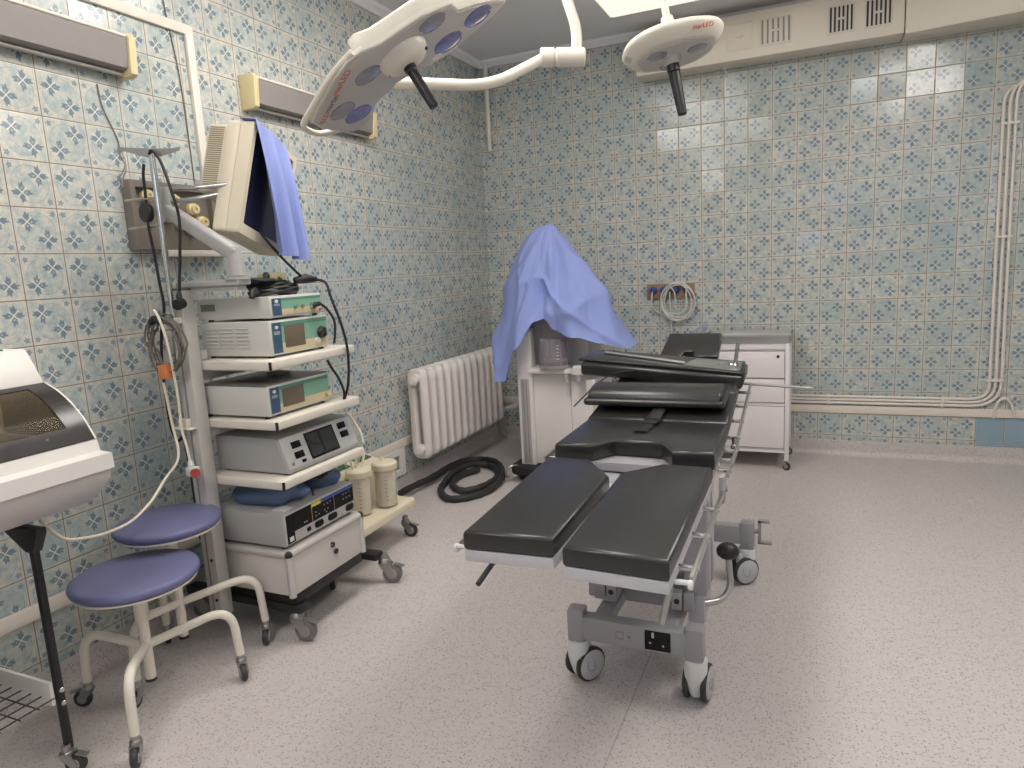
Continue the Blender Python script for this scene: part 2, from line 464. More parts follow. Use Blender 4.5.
M_wire0 = mat('tube_glass_grey', (150, 146, 142), .15)
def uv_lamp(y0, y1, label):
    t = thing('wall_tube_lamp', label, 'wall lamp', (.04, (y0 + y1) / 2, 2.11), 'tube lamps on the left wall')
    Mx = axes((0, 0, 0), (1, 0, 0), (0, 0, 1), (0, -1, 0))
    MB().prism([(0, 2.247), (.073, 2.247), (.080, 2.240), (.068, 2.142), (.03, 2.130), (0, 2.130)], -y1 + .02, -y0 - .02, Mx, .002).build('reflector', M_grey, t)
    MB().bb(.0, .079, y0 + .02, y1 - .02, 2.246, 2.256, .002).build('top_plate', M_trimw, t)
    for y in (y0, y1 - .03):
        MB().prism([(0, 2.262), (.076, 2.262), (.090, 2.246), (.080, 2.124), (.066, 2.113), (0, 2.113)], -y - .03, -y, Mx, .004).build('end_cap', M_yel, t)
    MB().cyl((.035, y0 + .03, 2.124), (.035, y1 - .03, 2.124), .008).build('tube', M_wire0, t)
uv_lamp(-4.06, -3.055, 'long grey wall tube lamp cut off by the left edge of the photo')
uv_lamp(-2.472, -1.525, 'grey wall tube lamp half hidden behind the large surgical lamp')

# trunking and thin wires on the left wall
t = thing('cable_trunking', 'white cable trunking running along and then down the left wall', 'trunking', (.01, -2.73, 1.76))
MB().bb(0, .016, -3.9, -2.713, 2.355, 2.395, .003).build('run', M_pipe, t)
MB().bb(0, .018, -2.752, -2.715, 1.50, 2.36, .003).build('drop', M_pipe, t)
M_wire = mat('thin_brown_wire', (122, 110, 100), .6)
o = MB().tube(smooth_path([(.004, -3.17, 2.08), (.004, -3.16, 2.0), (.004, -3.12, 1.90), (.005, -3.118, 1.84), (.03, -3.125, 1.80), (.02, -3.16, 1.74)]), .0022, 6).build('wall_wire', M_wire)
tag(centre(o), 'thin brown wire on the left wall below the long tube lamp', 'wire')
o = MB().tube(smooth_path([(.004, -2.84, 2.86), (.004, -2.835, 2.5), (.004, -2.80, 2.2), (.004, -2.792, 1.95), (.005, -2.79, 1.75)]), .0024, 6).build('wall_wire', M_wire)
tag(centre(o), 'thin brown wire hanging beside the white trunking', 'wire')
# gas outlet box on the left wall, behind the equipment tower
M_boxgrey = mat('aged_grey_metal', (136, 128, 120), .42, .35, var=.1, scale=12)
t = thing('gas_outlet_box', 'grey metal outlet box with cream round sockets on the left wall', 'outlet box', (.02, -2.93, 1.49))
MB().ring_prism(rect_poly(.40, .255), rect_poly(.355, .205), 0, .045, axes((0, -2.93, 1.625), (0, 1, 0), (0, 0, 1), (1, 0, 0))).build('frame', M_boxgrey, t)
MB().bb(0, .02, -3.12, -2.74, 1.505, 1.745).build('back_plate', M_boxgrey, t)
MB().bb(0, .05, -3.0, -2.68, 1.470, 1.496, .004).build('ledge', M_pipe, t)
for i, (y, z) in enumerate(((-3.05, 1.70), (-2.93, 1.69), (-2.965, 1.625), (-2.905, 1.60), (-2.84, 1.66), (-2.80, 1.61), (-2.86, 1.58))):
    MB().lathe([(.0, 0), (.024, 0), (.024, .016), (.018, .022), (.018, .03), (.008, .03), (.008, .022), (0, .022)], 20, axes((.02, y, z), (0, 1, 0), (0, 0, 1), (1, 0, 0))).build('socket', M_yel, t)

# pipes
o = MB().tube([(.085, -.035, 2.88), (.085, -.035, 2.25), (.085, -.03, 2.235)], .017, 14).build('corner_pipe', M_pipe)
tag(centre(o), 'short white vertical pipe coming down from the ceiling in the room corner', 'pipe')
for i, (lab, xv, zh, zt, s) in enumerate((('innermost', 3.345, .402, 2.225, 0), ('middle', 3.376, .381, 2.257, 1), ('outermost', 3.406, .359, 2.289, 2))):
    r = .10 + .03 * i
    p = fillet([(1.0, -.016, zh), (xv, -.016, zh), (xv - .008, -.016, 1.2), (xv - .014, -.016, zt), (RX - .02, -.016, zt)], r, 8)
    t = thing('wall_pipe', 'white pipe bent along the right of the back wall, %s of the three' % lab, 'pipe', (xv, -.016, .36), 'pipes on the back wall')
    MB().tube(p, .0095, 10).build('run', M_pipe, t)
    for (cx, cz) in ((2.45, zh), (3.1, zh)): MB().bb(cx - .008, cx + .008, -.028, 0, cz - .0115, cz + .0115, .002).build('clip', M_pipe, t)
    for cz in (.52, 1.38, 2.02): MB().bb(xv - .022, xv + .008, -.028, 0, cz - .008, cz + .008, .002).build('clip', M_pipe, t)
o = MB().tube(smooth_path([(3.375, -.014, .285), (3.38, -.022, .345), (3.395, -.026, .395), (3.425, -.027, .413), (3.455, -.026, .385), (3.470, -.022, .34), (3.482, -.014, .30)]), .008, 10).build('pipe_loop', M_pipe)
tag(centre(o), 'small white arched pipe loop over the low painted rail', 'pipe')
t = thing('junction_box', 'cream junction box on the back wall at the right edge of the photo', 'junction box', (3.56, -.02, 1.62))
MB().bb(3.475, 3.62, -.04, 0, 1.585, 1.75, .006).build('body', M_yel, t)
MB().bb(3.485, 3.61, -.045, -.038, 1.595, 1.74, .003).build('cover', M_yel, t)

# ventilation box under the ceiling
t = thing('ventilation_box', 'cream ventilation box with slotted grilles along the top of the back wall', 'ventilation duct', (2.6, -.1, 2.55))
MB().bb(1.25, 2.80, -.19, 0, 2.556, 2.822, .006).build('casing', M_cream, t)
MB().prism([(2.805, 0), (2.805, -.195), (RX, -.42), (RX, 0)], 2.548, 2.832, None, .006).build('end_casing', M_cream, t)
for (x0, x1, op) in ((1.822, 1.978, 0), (2.018, 2.205, 1), (2.398, 2.545, 2), (2.592, 2.742, 2)):
    cx = (x0 + x1) / 2; w_ = x1 - x0
    g = MB(); z0, z1 = 2.612, 2.772
    g.ring_prism(rect_poly(w_, z1 - z0, .004), rect_poly(w_ - .012, z1 - z0 - .012, .004), 0, .006, axes((cx, -.19, (z0 + z1) / 2), (1, 0, 0), (0, 0, 1), (0, -1, 0)))
    gr = g.build('grille', M_cream, t)
    n = 6
    for k in range(n):
        x = x0 + .018 + (w_ - .036) * k / (n - 1)
        gapm = M_black if op == 2 else (M_grey if op == 1 else M_trimw)
        MB().bb(x - .0052 * (1 if op else .6), x + .0052 * (1 if op else .6), -.1935, -.189, z0 + .012, z1 - .012).build('slot', gapm, gr)
    MB().bb(cx - .022, cx + .022, -.200, -.19, (z0 + z1) / 2 - .006, (z0 + z1) / 2 + .006, .002).build('slide', M_cream, gr)
MB().tube([(1.80, -.12, 2.556), (1.80, -.12, 2.54), (1.818, -.12, 2.505)], .003, 6).build('drip_tube', M_pipe, t)

# gas outlet board with coiled hoses on the back wall
t = thing('outlet_board', 'brown wall board with blue round outlets between drape and cabinet', 'outlet board', (1.42, -.01, 1.08))
MB().bb(1.252, 1.585, -.02, 0, 1.082, 1.186, .003).build('board', M_brown, t)
for x in (1.300, 1.375, 1.455, 1.535):
    MB().lathe([(0, 0), (.027, 0), (.027, .014), (.02, .02), (.02, .032), (.008, .034), (0, .034)], 20, axes((x, -.02, 1.142), (1, 0, 0), (0, 0, 1), (0, -1, 0))).build('outlet', M_blue, t)
M_hose = mat('clear_hose', (206, 204, 198), .3, var=.05)
coil = []
for k in range(150):
    a = 2 * PI * k / 150 * 3.6 + .6; rr = .118 + .010 * math.sin(k * .19)
    coil.append((1.475 + rr * .92 * math.cos(a) + .006 * math.sin(k * .09), -.045 - .022 * (k / 150) - .004 * math.sin(a * 2), 1.062 + rr * 1.06 * math.sin(a)))
t = thing('gas_hose_coil', 'coil of clear thin hose hanging from the brown outlet board', 'hose', (1.475, -.05, .93))
MB().tube(coil, .0055, 6).build('coil', M_hose, t)
MB().tube(smooth_path([(1.535, -.054, 1.142), (1.537, -.075, 1.10), (1.537, -.072, 1.04), (1.515, -.06, .99), (1.46, -.055, .975), (1.40, -.05, .99)]), .0055, 6).build('tail', M_hose, t)
MB().tube(smooth_path([(1.40, -.05, .99), (1.385, -.075, 1.06), (1.42, -.08, 1.16), (1.455, -.08, 1.13), (1.462, -.06, 1.06)]), .0055, 6).build('tail', M_hose, t)
MB().tube(smooth_path([(1.422, -.065, 1.13), (1.422, -.06, 1.03), (1.425, -.05, .93), (1.43, -.04, .80)]), .005, 6).build('tail', M_hose, t)
t = thing('gas_hose', 'short clear hose hanging from the leftmost blue outlet of the board', 'hose', (1.30, -.05, .99))
MB().tube(smooth_path([(1.300, -.054, 1.14), (1.298, -.075, 1.10), (1.295, -.07, 1.04), (1.315, -.05, 1.0), (1.345, -.035, .985)]), .0055, 6).build('hose_run', M_hose, t)
MB().cyl((1.300, -.05, 1.142), (1.300, -.062, 1.142), .014).build('plug', M_blue, t)

# white plate with an opening low on the left wall
t = thing('wall_plate', 'white wall plate with a square opening left of the radiator', 'wall plate', (.02, -1.6, .1))
MB().ring_prism(rect_poly(.36, .165), [(x + .085, y) for x, y in rect_poly(.075, .09)], 0, .018, axes((0, -1.6, .205), (0, 1, 0), (0, 0, 1), (1, 0, 0))).build('plate', M_white, t)
MB().bb(.0, .006, -1.56, -1.47, .155, .255).build('opening', M_grey, t)

# ------------------------------------------------------------------ radiator
M_rad = mat('radiator_paint', (228, 221, 216), .38, var=.03, scale=10)
t = thing('radiator', 'white cast iron ribbed radiator under the flowered tiles', 'radiator', (.12, -.83, .2))
NS = 12; pitch = .098; y0 = -1.41
def rad_section():
    s = MB(); x0, x1, zb, zt = .05, .185, .205, .775
    def ell(cx, cy, z, rx, ry, n=14): return [(cx + rx * math.cos(2 * PI * k / n), cy + ry * math.sin(2 * PI * k / n), z) for k in range(n)]
    # a flattened ring: two upright columns joined by rounded headers
    out = rect_poly(x1 - x0, zt - zb, .05, 6); inn = rect_poly(.036, zt - zb - .15, .017, 6)
    b = bmesh.new(); n = len(out); L = []
    for d in ((-.025, .80), (-.013, 1.0), (.013, 1.0), (.025, .80)):
        k = d[1]
        L.append(([b.verts.new((.1175 + p[0] * (1 - (1 - k) * .75), d[0], .49 + p[1] * (1 - (1 - k) * .12))) for p in out],
                  [b.verts.new((.1175 + p[0] * (1 + (1 - k) * 2.2), d[0], .49 + p[1] * (1 + (1 - k) * .12))) for p in inn]))
    for i in range(n):
        j = (i + 1) % n
        for (A, _), (B, _) in zip(L, L[1:]): b.faces.new((A[i], A[j], B[j], B[i]))
        for (_, A), (_, B) in zip(L, L[1:]): b.faces.new((A[i], A[j], B[j], B[i]))
        b.faces.new((L[0][0][i], L[0][0][j], L[0][1][j], L[0][1][i])); b.faces.new((L[-1][0][i], L[-1][0][j], L[-1][1][j], L[-1][1][i]))
    bmesh.ops.recalc_face_normals(b, faces=b.faces[:])
    s.merge(b)
    for z in (.265, .715): s.cyl((.1175, -.052, z), (.1175, .052, z), .032)
    return s
sec = rad_section().build('section', M_rad, t, 50, False)
for k in range(NS):
    c = sec if k == 0 else sec.copy()
    if k: COL.objects.link(c); c.parent = t
    c.location = (-.12, y0 + pitch * (k + .5) + .83, -.2)
MB().lathe([(0, 0), (.03, 0), (.03, .012), (.018, .014), (.018, .02), (0, .02)], 6, axes((.1175, y0, .705), (1, 0, 0), (0, 0, 1), (0, -1, 0))).build('plug', M_rad, t)
MB().lathe([(0, 0), (.03, 0), (.03, .012), (.018, .014), (.018, .02), (0, .02)], 6, axes((.1175, y0, .265), (1, 0, 0), (0, 0, 1), (0, -1, 0))).build('plug', M_rad, t)
ye = y0 + pitch * NS
MB().tube(fillet([(.1175, ye, .265), (.1175, ye + .09, .265), (.25, ye + .10, .30), (.25, ye + .18, .30)], .03), .015, 12).cyl((.19, ye + .094, .283), (.25, ye + .10, .30), .022).build('supply_pipe', M_rad, t)
for y in (-1.2, -.4):
    for z in (.235, .68): MB().bb(0, .09, y - .008, y + .008, z, z + .012).build('bracket', M_rad, t)
# ------------------------------------------------------------------ surgical lamps
M_lampgrey = mat('lamp_underside_grey', (196, 191, 187), .38, var=.02)
M_lampwhite = mat('lamp_shell_cream', (226, 219, 204), .32, var=.015, scale=6)
M_lens = mat('lens_violet', (122, 124, 178), .12, var=.25, scale=90, coat=.6)
M_lensg = mat('lens_grey', (150, 150, 155), .12, var=.12, scale=70, coat=.6)
M_red = mat('red_print', (206, 84, 62), .5)
M_dgrey = mat('grey_print', (98, 92, 92), .5)
M_handle = mat('lamp_handle_black', (38, 34, 34), .35, var=.06)
P0 = Vector((1.1966, -3.0671, 1.9638)); NN = Vector((.480738, .114771, -.869321)).normalized(); EX = Vector((.232213, -.972665, 0)).normalized(); EY = NN.cross(EX)
ML = axes(P0, EX, EY, NN)
t = thing('surgical_lamp', 'large white winged surgical lamp with violet lenses, upper left of the table', 'surgical lamp', P0)
panel = [(.090, .292), (.135, .245), (.172, .191), (.213, .135), (.240, .078), (.240, .031), (.205, -.02), (.195, -.081), (.182, -.151), (.131, -.232), (.072, -.238), (.03, -.288), (-.03, -.34), (-.078, -.366),
         (-.100, -.325), (-.105, -.253), (-.128, -.163), (-.107, -.087), (-.070, -.01), (-.055, .036), (-.072, .065), (-.070, .10), (-.09, .14), (-.15, .185), (-.178, .228), (-.155, .262), (-.08, .284), (.01, .297)]
def grow(poly, d):
    n = len(poly); out = []
    for i in range(n):
        a, b, c = Vector(poly[i - 1]), Vector(poly[i]), Vector(poly[(i + 1) % n])
        e = ((b - a).normalized() + (c - b).normalized()); nr = Vector((e.y, -e.x)); nr.normalize(); out.append((b.x + nr.x * d, b.y + nr.y * d))
    return out
area = sum(panel[i - 1][0] * panel[i][1] - panel[i][0] * panel[i - 1][1] for i in range(len(panel)))
sg = 1 if area > 0 else -1
MB().prism(panel, 0, .003, ML, .001).build('underside', M_lampgrey, t)
MB().prism(grow(panel, sg * .008), -.018, .0, ML, .005, 3).build('shell', M_lampwhite, t, 50)
core = [(.236, .05), (.243, .02), (.214, -.02), (.202, -.081), (.190, -.151), (.136, -.240), (.078, -.247), (.036, -.296), (-.03, -.349), (-.08, -.376), (-.102, -.36), (-.10, -.26), (-.12, -.163), (-.09, -.087), (-.05, -.01), (.0, .04), (.12, .06)]
MB().prism(core, -.058, -.001, ML, .014, 4).build('cover', M_lampwhite, t, 60)
MB().tube([ML @ Vector(p) for p in smooth_path([(.250, .05, -.014), (.225, .125, -.014), (.18, .20, -.014), (.14, .255, -.014), (.10, .31, -.014), (.06, .335, -.014), (-.03, .333, -.012), (-.10, .288, -.010)])], .0095, 10).build('grip_rail', M_lampwhite, t, 60)
for (a, b, r, m) in ((-.062, .196, .046, M_lens), (-.052, -.163, .048, M_lens), (-.030, -.279, .045, M_lens), (.03, .212, .042, M_lensg), (.115, .070, .042, M_lensg), (.125, -.165, .042, M_lensg)):
    l = MB().lathe([(0, .0025), (r, .0025), (r, .005), (r * .93, .006), (r * .9, .0045), (r * .5, .007), (0, .008)], 32, ML @ Matrix.Translation((a, b, 0)) @ Matrix.Rotation(.15, 4, 'Z') @ Matrix.Diagonal((1.05, 1.05, 1, 1))).build('lens', m, t)
MB().lathe([(.0, 0), (.079, .002), (.075, .022), (.056, .036), (.03, .04), (0, .04)], 32, ML @ Matrix.Translation((.088, -.042, 0)) @ Matrix.Diagonal((.82, 1.0, 1.1, 1))).build('handle_mount', M_lampwhite, t, 60)
for (a, b) in ((.09, .018), (.085, -.108)): MB().cyl(ML @ Vector((a, b, .018)), ML @ Vector((a, b, .034)), .006).build('screw', M_black, t)
hb = ML @ Vector((.085, -.040, .034))
MB().cyl(hb, hb + NN * .022, .0195, bev=.003).cyl(hb + NN * .022, hb + NN * .03, .017, .0155).cyl(hb + NN * .03, hb + NN * .145, .0155, .0145, bev=.002).build('handle', M_handle, t)
TX = Vector((.60, -.80)).normalized()
def plane_text(a, b, z): return ML @ axes((a, b, z), (TX.x, TX.y, 0), (-TX.y, TX.x, 0), (0, 0, 1))
lettering('maker_mark', 'KLS', .030, plane_text(.043, .280, .0032), M_red, t)
lettering('maker_mark', 'martin', .033, plane_text(.079, .240, .0032), M_dgrey, t)
lettering('model_mark', 'marLED', .034, plane_text(.140, .174, .0032), M_red, t)
MB().ring_prism(rect_poly(.036, .036, .006), rect_poly(.030, .030, .005), .003, .0036, ML @ axes((.215, .062, 0), (TX.x, TX.y, 0), (-TX.y, TX.x, 0), (0, 0, 1))).build('model_badge', M_yel, t)
# suspension arm: tube behind the lamp, joint, and the rod up to the ceiling
armp = fillet([(.995, -2.931, 1.988), (1.308, -2.659, 1.985), (1.453, -2.487, 2.095)], .09, 8)
MB().tube(smooth_path([P0 - NN * .05, P0 - NN * .075 + Vector((-.05, .05, 0)), Vector((.97, -2.955, 1.99))]), .02, 12).tube(armp, .019, 14).build('arm', M_lampwhite, t, 60)
JA, JB = Vector((1.436, -2.491, 2.098)), Vector((1.585, -2.427, 2.090)); JD = (JB - JA).normalized()
MB().cyl(JA, JA + JD * .052, .033, bev=.005, seg=28).cyl(JA + JD * .056, JB, .033, bev=.005, seg=28).cyl(JA + JD * .04, JA + JD * .07, .028).build('joint', M_lampwhite, t)
MB().tube(fillet([(1.556, -2.436, 2.10), (1.558, -2.425, 2.19), (1.47, -2.415, 2.46), (1.47, -2.415, 2.86)], .09, 8), .019, 14).build('ceiling_rod', M_lampwhite, t, 60)
MB().lathe([(0, 0), (.09, 0), (.10, .02), (.10, .06), (0, .06)], 28, Matrix.Translation((1.47, -2.415, 2.82))).build('ceiling_rose', M_lampwhite, t)

# the smaller lamp
Q0 = Vector((1.8757, -2.292, 2.100)); QN = Vector((.19, -.055, -.98)).normalized()
QX = Vector((.885, .427, .18)); QX = (QX - QN * QX.dot(QN)).normalized(); QY = QN.cross(QX); MQ = axes(Q0, QX, QY, QN)
t = thing('surgical_lamp', 'small round white surgical lamp with black handle, right of the large one', 'surgical lamp', Q0)
def ellp(a, b, z, n=40, p=2.4):
    out = []
    for k in range(n):
        th = 2 * PI * k / n; c, s_ = math.cos(th), math.sin(th)
        out.append((a * abs(c) ** (2 / p) * (1 if c >= 0 else -1), b * abs(s_) ** (2 / p) * (1 if s_ >= 0 else -1), z))
    return out
def loft(mb, rings, M):
    b = bmesh.new(); R = [[b.verts.new(p) for p in r] for r in rings]; n = len(R[0])
    for A, B in zip(R, R[1:]):
        for i in range(n): b.faces.new((A[i], A[(i + 1) % n], B[(i + 1) % n], B[i]))
    b.faces.new(R[0]); b.faces.new(R[-1][::-1]); bmesh.ops.recalc_face_normals(b, faces=b.faces[:])
    return mb.merge(b, M)
loft(MB(), [ellp(.10, .09, -.052), ellp(.15, .135, -.047), ellp(.175, .160, -.034), ellp(.180, .166, -.024), ellp(.178, .164, -.016), ellp(.172, .158, -.008), ellp(.150, .136, .016), ellp(.142, .128, .020)], MQ).build('shell', M_lampwhite, t, 50)
loft(MB(), [[(x, y, .020) for x, y in [(.138 * math.cos(a) / max(abs(math.cos(a % (PI / 4) - PI / 8)), .1) * .95, .122 * math.sin(a) / max(abs(math.cos(a % (PI / 4) - PI / 8)), .1) * .95) for a in [2 * PI * k / 8 for k in range(8)]]],
            [(x, y, .026) for x, y in [(.135 * math.cos(a), .119 * math.sin(a)) for a in [2 * PI * k / 8 for k in range(8)]]]], MQ).build('underside', M_lampgrey, t, 25)
for k in range(3):
    a = 2 * PI * k / 3 + .5
    MB().lathe([(0, .026), (.036, .026), (.034, .029), (.016, .031), (0, .031)], 24, MQ @ Matrix.Translation((.085 * math.cos(a), .075 * math.sin(a), 0))).build('lens', M_lensg, t)
hb = Q0 + QN * .024
MB().lathe([(0, .0), (.038, .0), (.034, .02), (.022, .032), (0, .032)], 24, MQ @ Matrix.Translation((-.012, 0, .022))).build('handle_mount', M_lampgrey, t)
hb = MQ @ Vector((-.012, 0, .05))
MB().cyl(hb, hb + QN * .03, .023, bev=.003).cyl(hb + QN * .03, hb + QN * .185, .021, .0165, bev=.003).build('handle', M_handle, t)
for a in (1.25, -1.9):   # recessed grips in the rim
    MB().prism(rect_poly(.05, .026, .01), 0, .004, MQ @ axes((.163 * math.cos(a - 1.2), .150 * math.sin(a - 1.2), -.002), (-math.sin(a - 1.2), math.cos(a - 1.2), 0), Vector((-math.cos(a - 1.2) * .7, -math.sin(a - 1.2) * .7, .7)), Vector((math.cos(a - 1.2) * .7, math.sin(a - 1.2) * .7, .7)))).build('grip_recess', M_lampgrey, t)
near = MQ @ Vector((.05, .165, 0))
MR = MQ @ axes((.03, .149, .0045), (1, 0, 0), (0, .74, -.67), (0, .67, .74))
lettering('model_mark', 'marLED', .022, MQ @ axes((.04, .0, 0), (1, 0, 0), (0, 1, 0), (0, 0, 1)) @ Matrix.Translation((0, 0, 0)) if False else MR, M_red, t, .001)
MB().cyl(Q0 - QN * .055, Q0 - QN * .12, .03, .022, bev=.004).tube(fillet([Q0 - QN * .1, Q0 - QN * .16, Q0 + Vector((-.045, .02, .32)), Q0 + Vector((-.045, .02, .768))], .05), .0135, 12).build('ceiling_rod', M_lampwhite, t, 60)
MB().lathe([(0, 0), (.07, 0), (.08, .015), (.08, .045), (0, .045)], 28, Matrix.Translation(Q0 + Vector((-.045, .02, .735)))).build('ceiling_rose', M_lampwhite, t)
# ------------------------------------------------------------------ stools
M_seat = mat('violet_blue_vinyl', (108, 110, 148), .42, var=.04, scale=40, bmp=.12)
M_ivory = mat('ivory_enamel', (228, 221, 208), .35, var=.03, scale=18)
M_wheel = mat('caster_rubber_dark', (58, 56, 55), .55, var=.1)
M_wheelg = mat('caster_rubber_grey', (120, 116, 114), .5, var=.06)
M_wheelc = mat('caster_disc_grey', (160, 157, 155), .4, var=.04)
def caster(parent, p, ang, r=.03, w=.02, stem=.09, fm=None, wm=None, dm=None, brake=True, name='caster'):
    """small swivel caster: p is where the wheel axle stands over the floor; ang is the way it trails"""
    fm = fm or M_zinc; wm = wm or M_wheel; dm = dm or M_wheelc
    p = Vector((p[0], p[1], 0)); d = Vector((math.cos(ang), math.sin(ang), 0)); s_ = Vector((-d.y, d.x, 0))
    c = p + Vector((0, 0, r)); q = p - d * r * .75         # stem foot, ahead of the wheel
    f = MB()
    f.cyl(q + Vector((0, 0, stem - .012)), q + Vector((0, 0, stem + .012)), r * .42).cyl(q + Vector((0, 0, 2 * r + .004)), q + Vector((0, 0, stem - .008)), r * .62, r * .55, bev=.002)
    for k in (-1, 1):
        pr = [(-r * .75 - r * .5, r * 2.05), (-r * .1, r * 2.12), (r * .38, r * 1.1), (r * .2, r * .72), (-r * .25, r * .82), (-r * .95, r * 1.5)]
        f.prism(pr, -.0015, .0015, axes(p + s_ * k * (w / 2 + .004), d, (0, 0, 1), s_ * -1))
    f.prism(rect_poly(r * 1.2, w + .011), 0, .003, axes(p - d * r * .62 + Vector((0, 0, r * 2.06)), d, s_, (0, 0, 1)))
    ca = f.build(name, fm, parent)
    MB().lathe([(0, -w / 2), (r * .8, -w / 2), (r * .95, -w * .4), (r, -w * .2), (r, w * .2), (r * .95, w * .4), (r * .8, w / 2), (0, w / 2)], 24, axes(c, d, (0, 0, 1), s_ * -1)).build('wheel', wm, ca)
    MB().lathe([(0, -w / 2 - .002), (r * .5, -w / 2 - .002), (r * .55, -w / 2), (r * .55, w / 2), (r * .5, w / 2 + .002), (0, w / 2 + .002)], 20, axes(c, d, (0, 0, 1), s_ * -1)).build('hub', dm, ca)
    if brake:
        MB().prism(rect_poly(r * 1.0, w * .9), 0, .003, axes(c + d * r * .75 + Vector((0, 0, r * .85)), Vector((d.x * .85, d.y * .85, -.25)).normalized(), s_, Vector((d.x * .25, d.y * .25, .85)).normalized())).build('brake_lever', fm, ca)
    return q
def stool(label, c, seat_z, feet, hub_z, rs=.218):
    t = thing('stool', label, 'stool', (c[0], c[1], 0), 'stools with round violet seats')
    MB().lathe([(0, seat_z - .030), (rs * .93, seat_z - .030), (rs * .985, seat_z - .022), (rs, seat_z - .012), (rs * .985, seat_z - .003), (rs * .93, seat_z + .002), (rs * .5, seat_z + .006), (0, seat_z + .007)], 48, Matrix.Translation((c[0], c[1], 0))).build('seat', M_seat, t, 60)
    MB().lathe([(0, seat_z - .036), (rs * .95, seat_z - .036), (rs * .95, seat_z - .030), (0, seat_z - .030)], 40, Matrix.Translation((c[0], c[1], 0))).build('seat_plate', M_ivory, t)
    MB().cyl((c[0], c[1], .105), (c[0], c[1], .40 if seat_z < .52 else .44), .0165).cyl((c[0], c[1], seat_z - .16), (c[0], c[1], seat_z - .034), .0215, bev=.002).cyl((c[0], c[1], seat_z - .05), (c[0], c[1], seat_z - .034), .04).build('post', M_ivory, t)
    MB().cyl((c[0], c[1],   .098), (c[0], c[1], .108), .0175).build('post_cap', M_black, t)
    for (x, y, a) in feet:
        d = Vector((math.cos(a), math.sin(a), 0)); r_ = .029
        q = Vector((x, y, 0)) - d * r_ * .75
        h = Vector((c[0], c[1], hub_z)); u = (q - Vector((c[0], c[1], 0))); L = u.length; u.normalize()
        p = fillet([h + u * .012, Vector((c[0], c[1], 0)) + u * (L - .012) + Vector((0, 0, hub_z + .045)), q + Vector((0, 0, .088))], .085, 8)
        MB().tube(p, .0145, 14).build('leg', M_ivory, t, 60)
        caster(t, (x, y), a, r_, .02, .082, brake=(x < .3))
stool('low round violet stool standing in front of the other, nearest the camera', (.405, -3.592), .472, [(.576, -3.376, -.6), (.600, -3.815, -.9), (.165, -3.668, 3.6)], .222, .188)
stool('round violet stool standing behind the low one, beside the equipment tower', (.285, -3.357), .548, [(.480, -3.165, -1.0), (.345, -3.618, -1.3), (.095, -3.28, 2.6)], .235, .176)
# ------------------------------------------------------------------ sterile storage cabinet on its trolley, left edge
M_cabw = mat('cabinet_white_plastic', (226, 222, 216), .35, var=.015, scale=6)
M_cabg = mat('cabinet_side_white', (206, 202, 198), .4, var=.02, scale=6)
M_frameblack = mat('trolley_black_paint', (30, 29, 30), .4, var=.08)
M_green = mat('green_key', (52, 112, 76), .4)
M_tint = glass('tinted_lid', (190, 178, 158), .06, .05)
M_dark = mat('lid_dark_border', (44, 40, 38), .25, var=.05)
YE, YF = -3.765, -4.75
t = thing('storage_cabinet', 'white storage cabinet with curved tinted lid on black legs, at the left edge', 'cabinet', (.38, -4.25, 0))
SX = axes((0, 0, 0), (1, 0, 0), (0, 0, 1), (0, -1, 0))    # profiles in x,z pulled along -y
MB().prism([(.20, .885), (.618, .885), (.612, .850), (.52, .775), (.33, .728), (.20, .728)], -YE, -YF, SX, .006).build('base', M_cabg, t)
MB().prism([(.17, .955), (.575, .955), (.582, .925), (.628, .922), (.630, .880), (.17, .880)], -YE - .002, -YF + .002, SX, .003).build('front_rail', M_cabw, t)
MB().prism([(.10, 1.205), (.335, 1.205), (.345, 1.20), (.395, 1.118), (.395, 1.105), (.17, 1.105), (.10, .95)], -YE + .004, -YF - .004, SX, .004).build('top_panel', M_cabw, t)
arc = [(.395, 1.108), (.452, 1.082), (.500, 1.047), (.540, 1.005), (.572, .957)]
b = MB()
lid_o = smooth_path([(p[0], 0, p[1]) for p in arc], 6)
b.quadgrid([[(p.x, y, p.z) for p in lid_o] for y in (YE - .055, YF + .055)], .003)
# back side of the chamber so that the lid has an inside
MB().prism([(.175, 1.10), (.185, 1.10), (.185, .955), (.175, .955)], -YE + .02, -YF - .02, SX).build('chamber_back', M_cabg, t)
MB().bb(.18, .57, YF + .02, YE - .02, .948, .957).build('tray', M_steel, t)
lid = b.build('lid', M_tint, t)
n = len(lid_o); fr = MB()
fr.quadgrid([[(p.x + .002, y, p.z + .002) for p in lid_o] for y in (YE - .004, YE - .06)], .004)
fr.build('lid_border', M_dark, lid)
MB().quadgrid([[(p.x + .002, y, p.z + .002) for p in lid_o[-6:]] for y in (YE - .06, YF + .06)], .004).build('lid_border', M_dark, lid)
MB().quadgrid([[(p.x + .002, y, p.z + .002) for p in lid_o[:3]] for y in (YE - .06, YF + .06)], .004).build('lid_border', M_dark, lid)
endp = [(.19, .956)] + [(p.x - .003, p.z) for p in lid_o[::-1]] + [(.19, 1.108)]
MB().prism(endp, -YE + .004, -YE + .008, SX).build('end_pane', M_tint, t)
MB().tube([(p.x + .002, YE - .002, p.z + .001) for p in lid_o], .003, 6).build('lid_edge', M_cabw, lid)
for y in (-3.835, -3.885): MB().bb(.292, .325, y - .018, y + .018, 1.2045, 1.2095, .002).build('key', M_green, t)
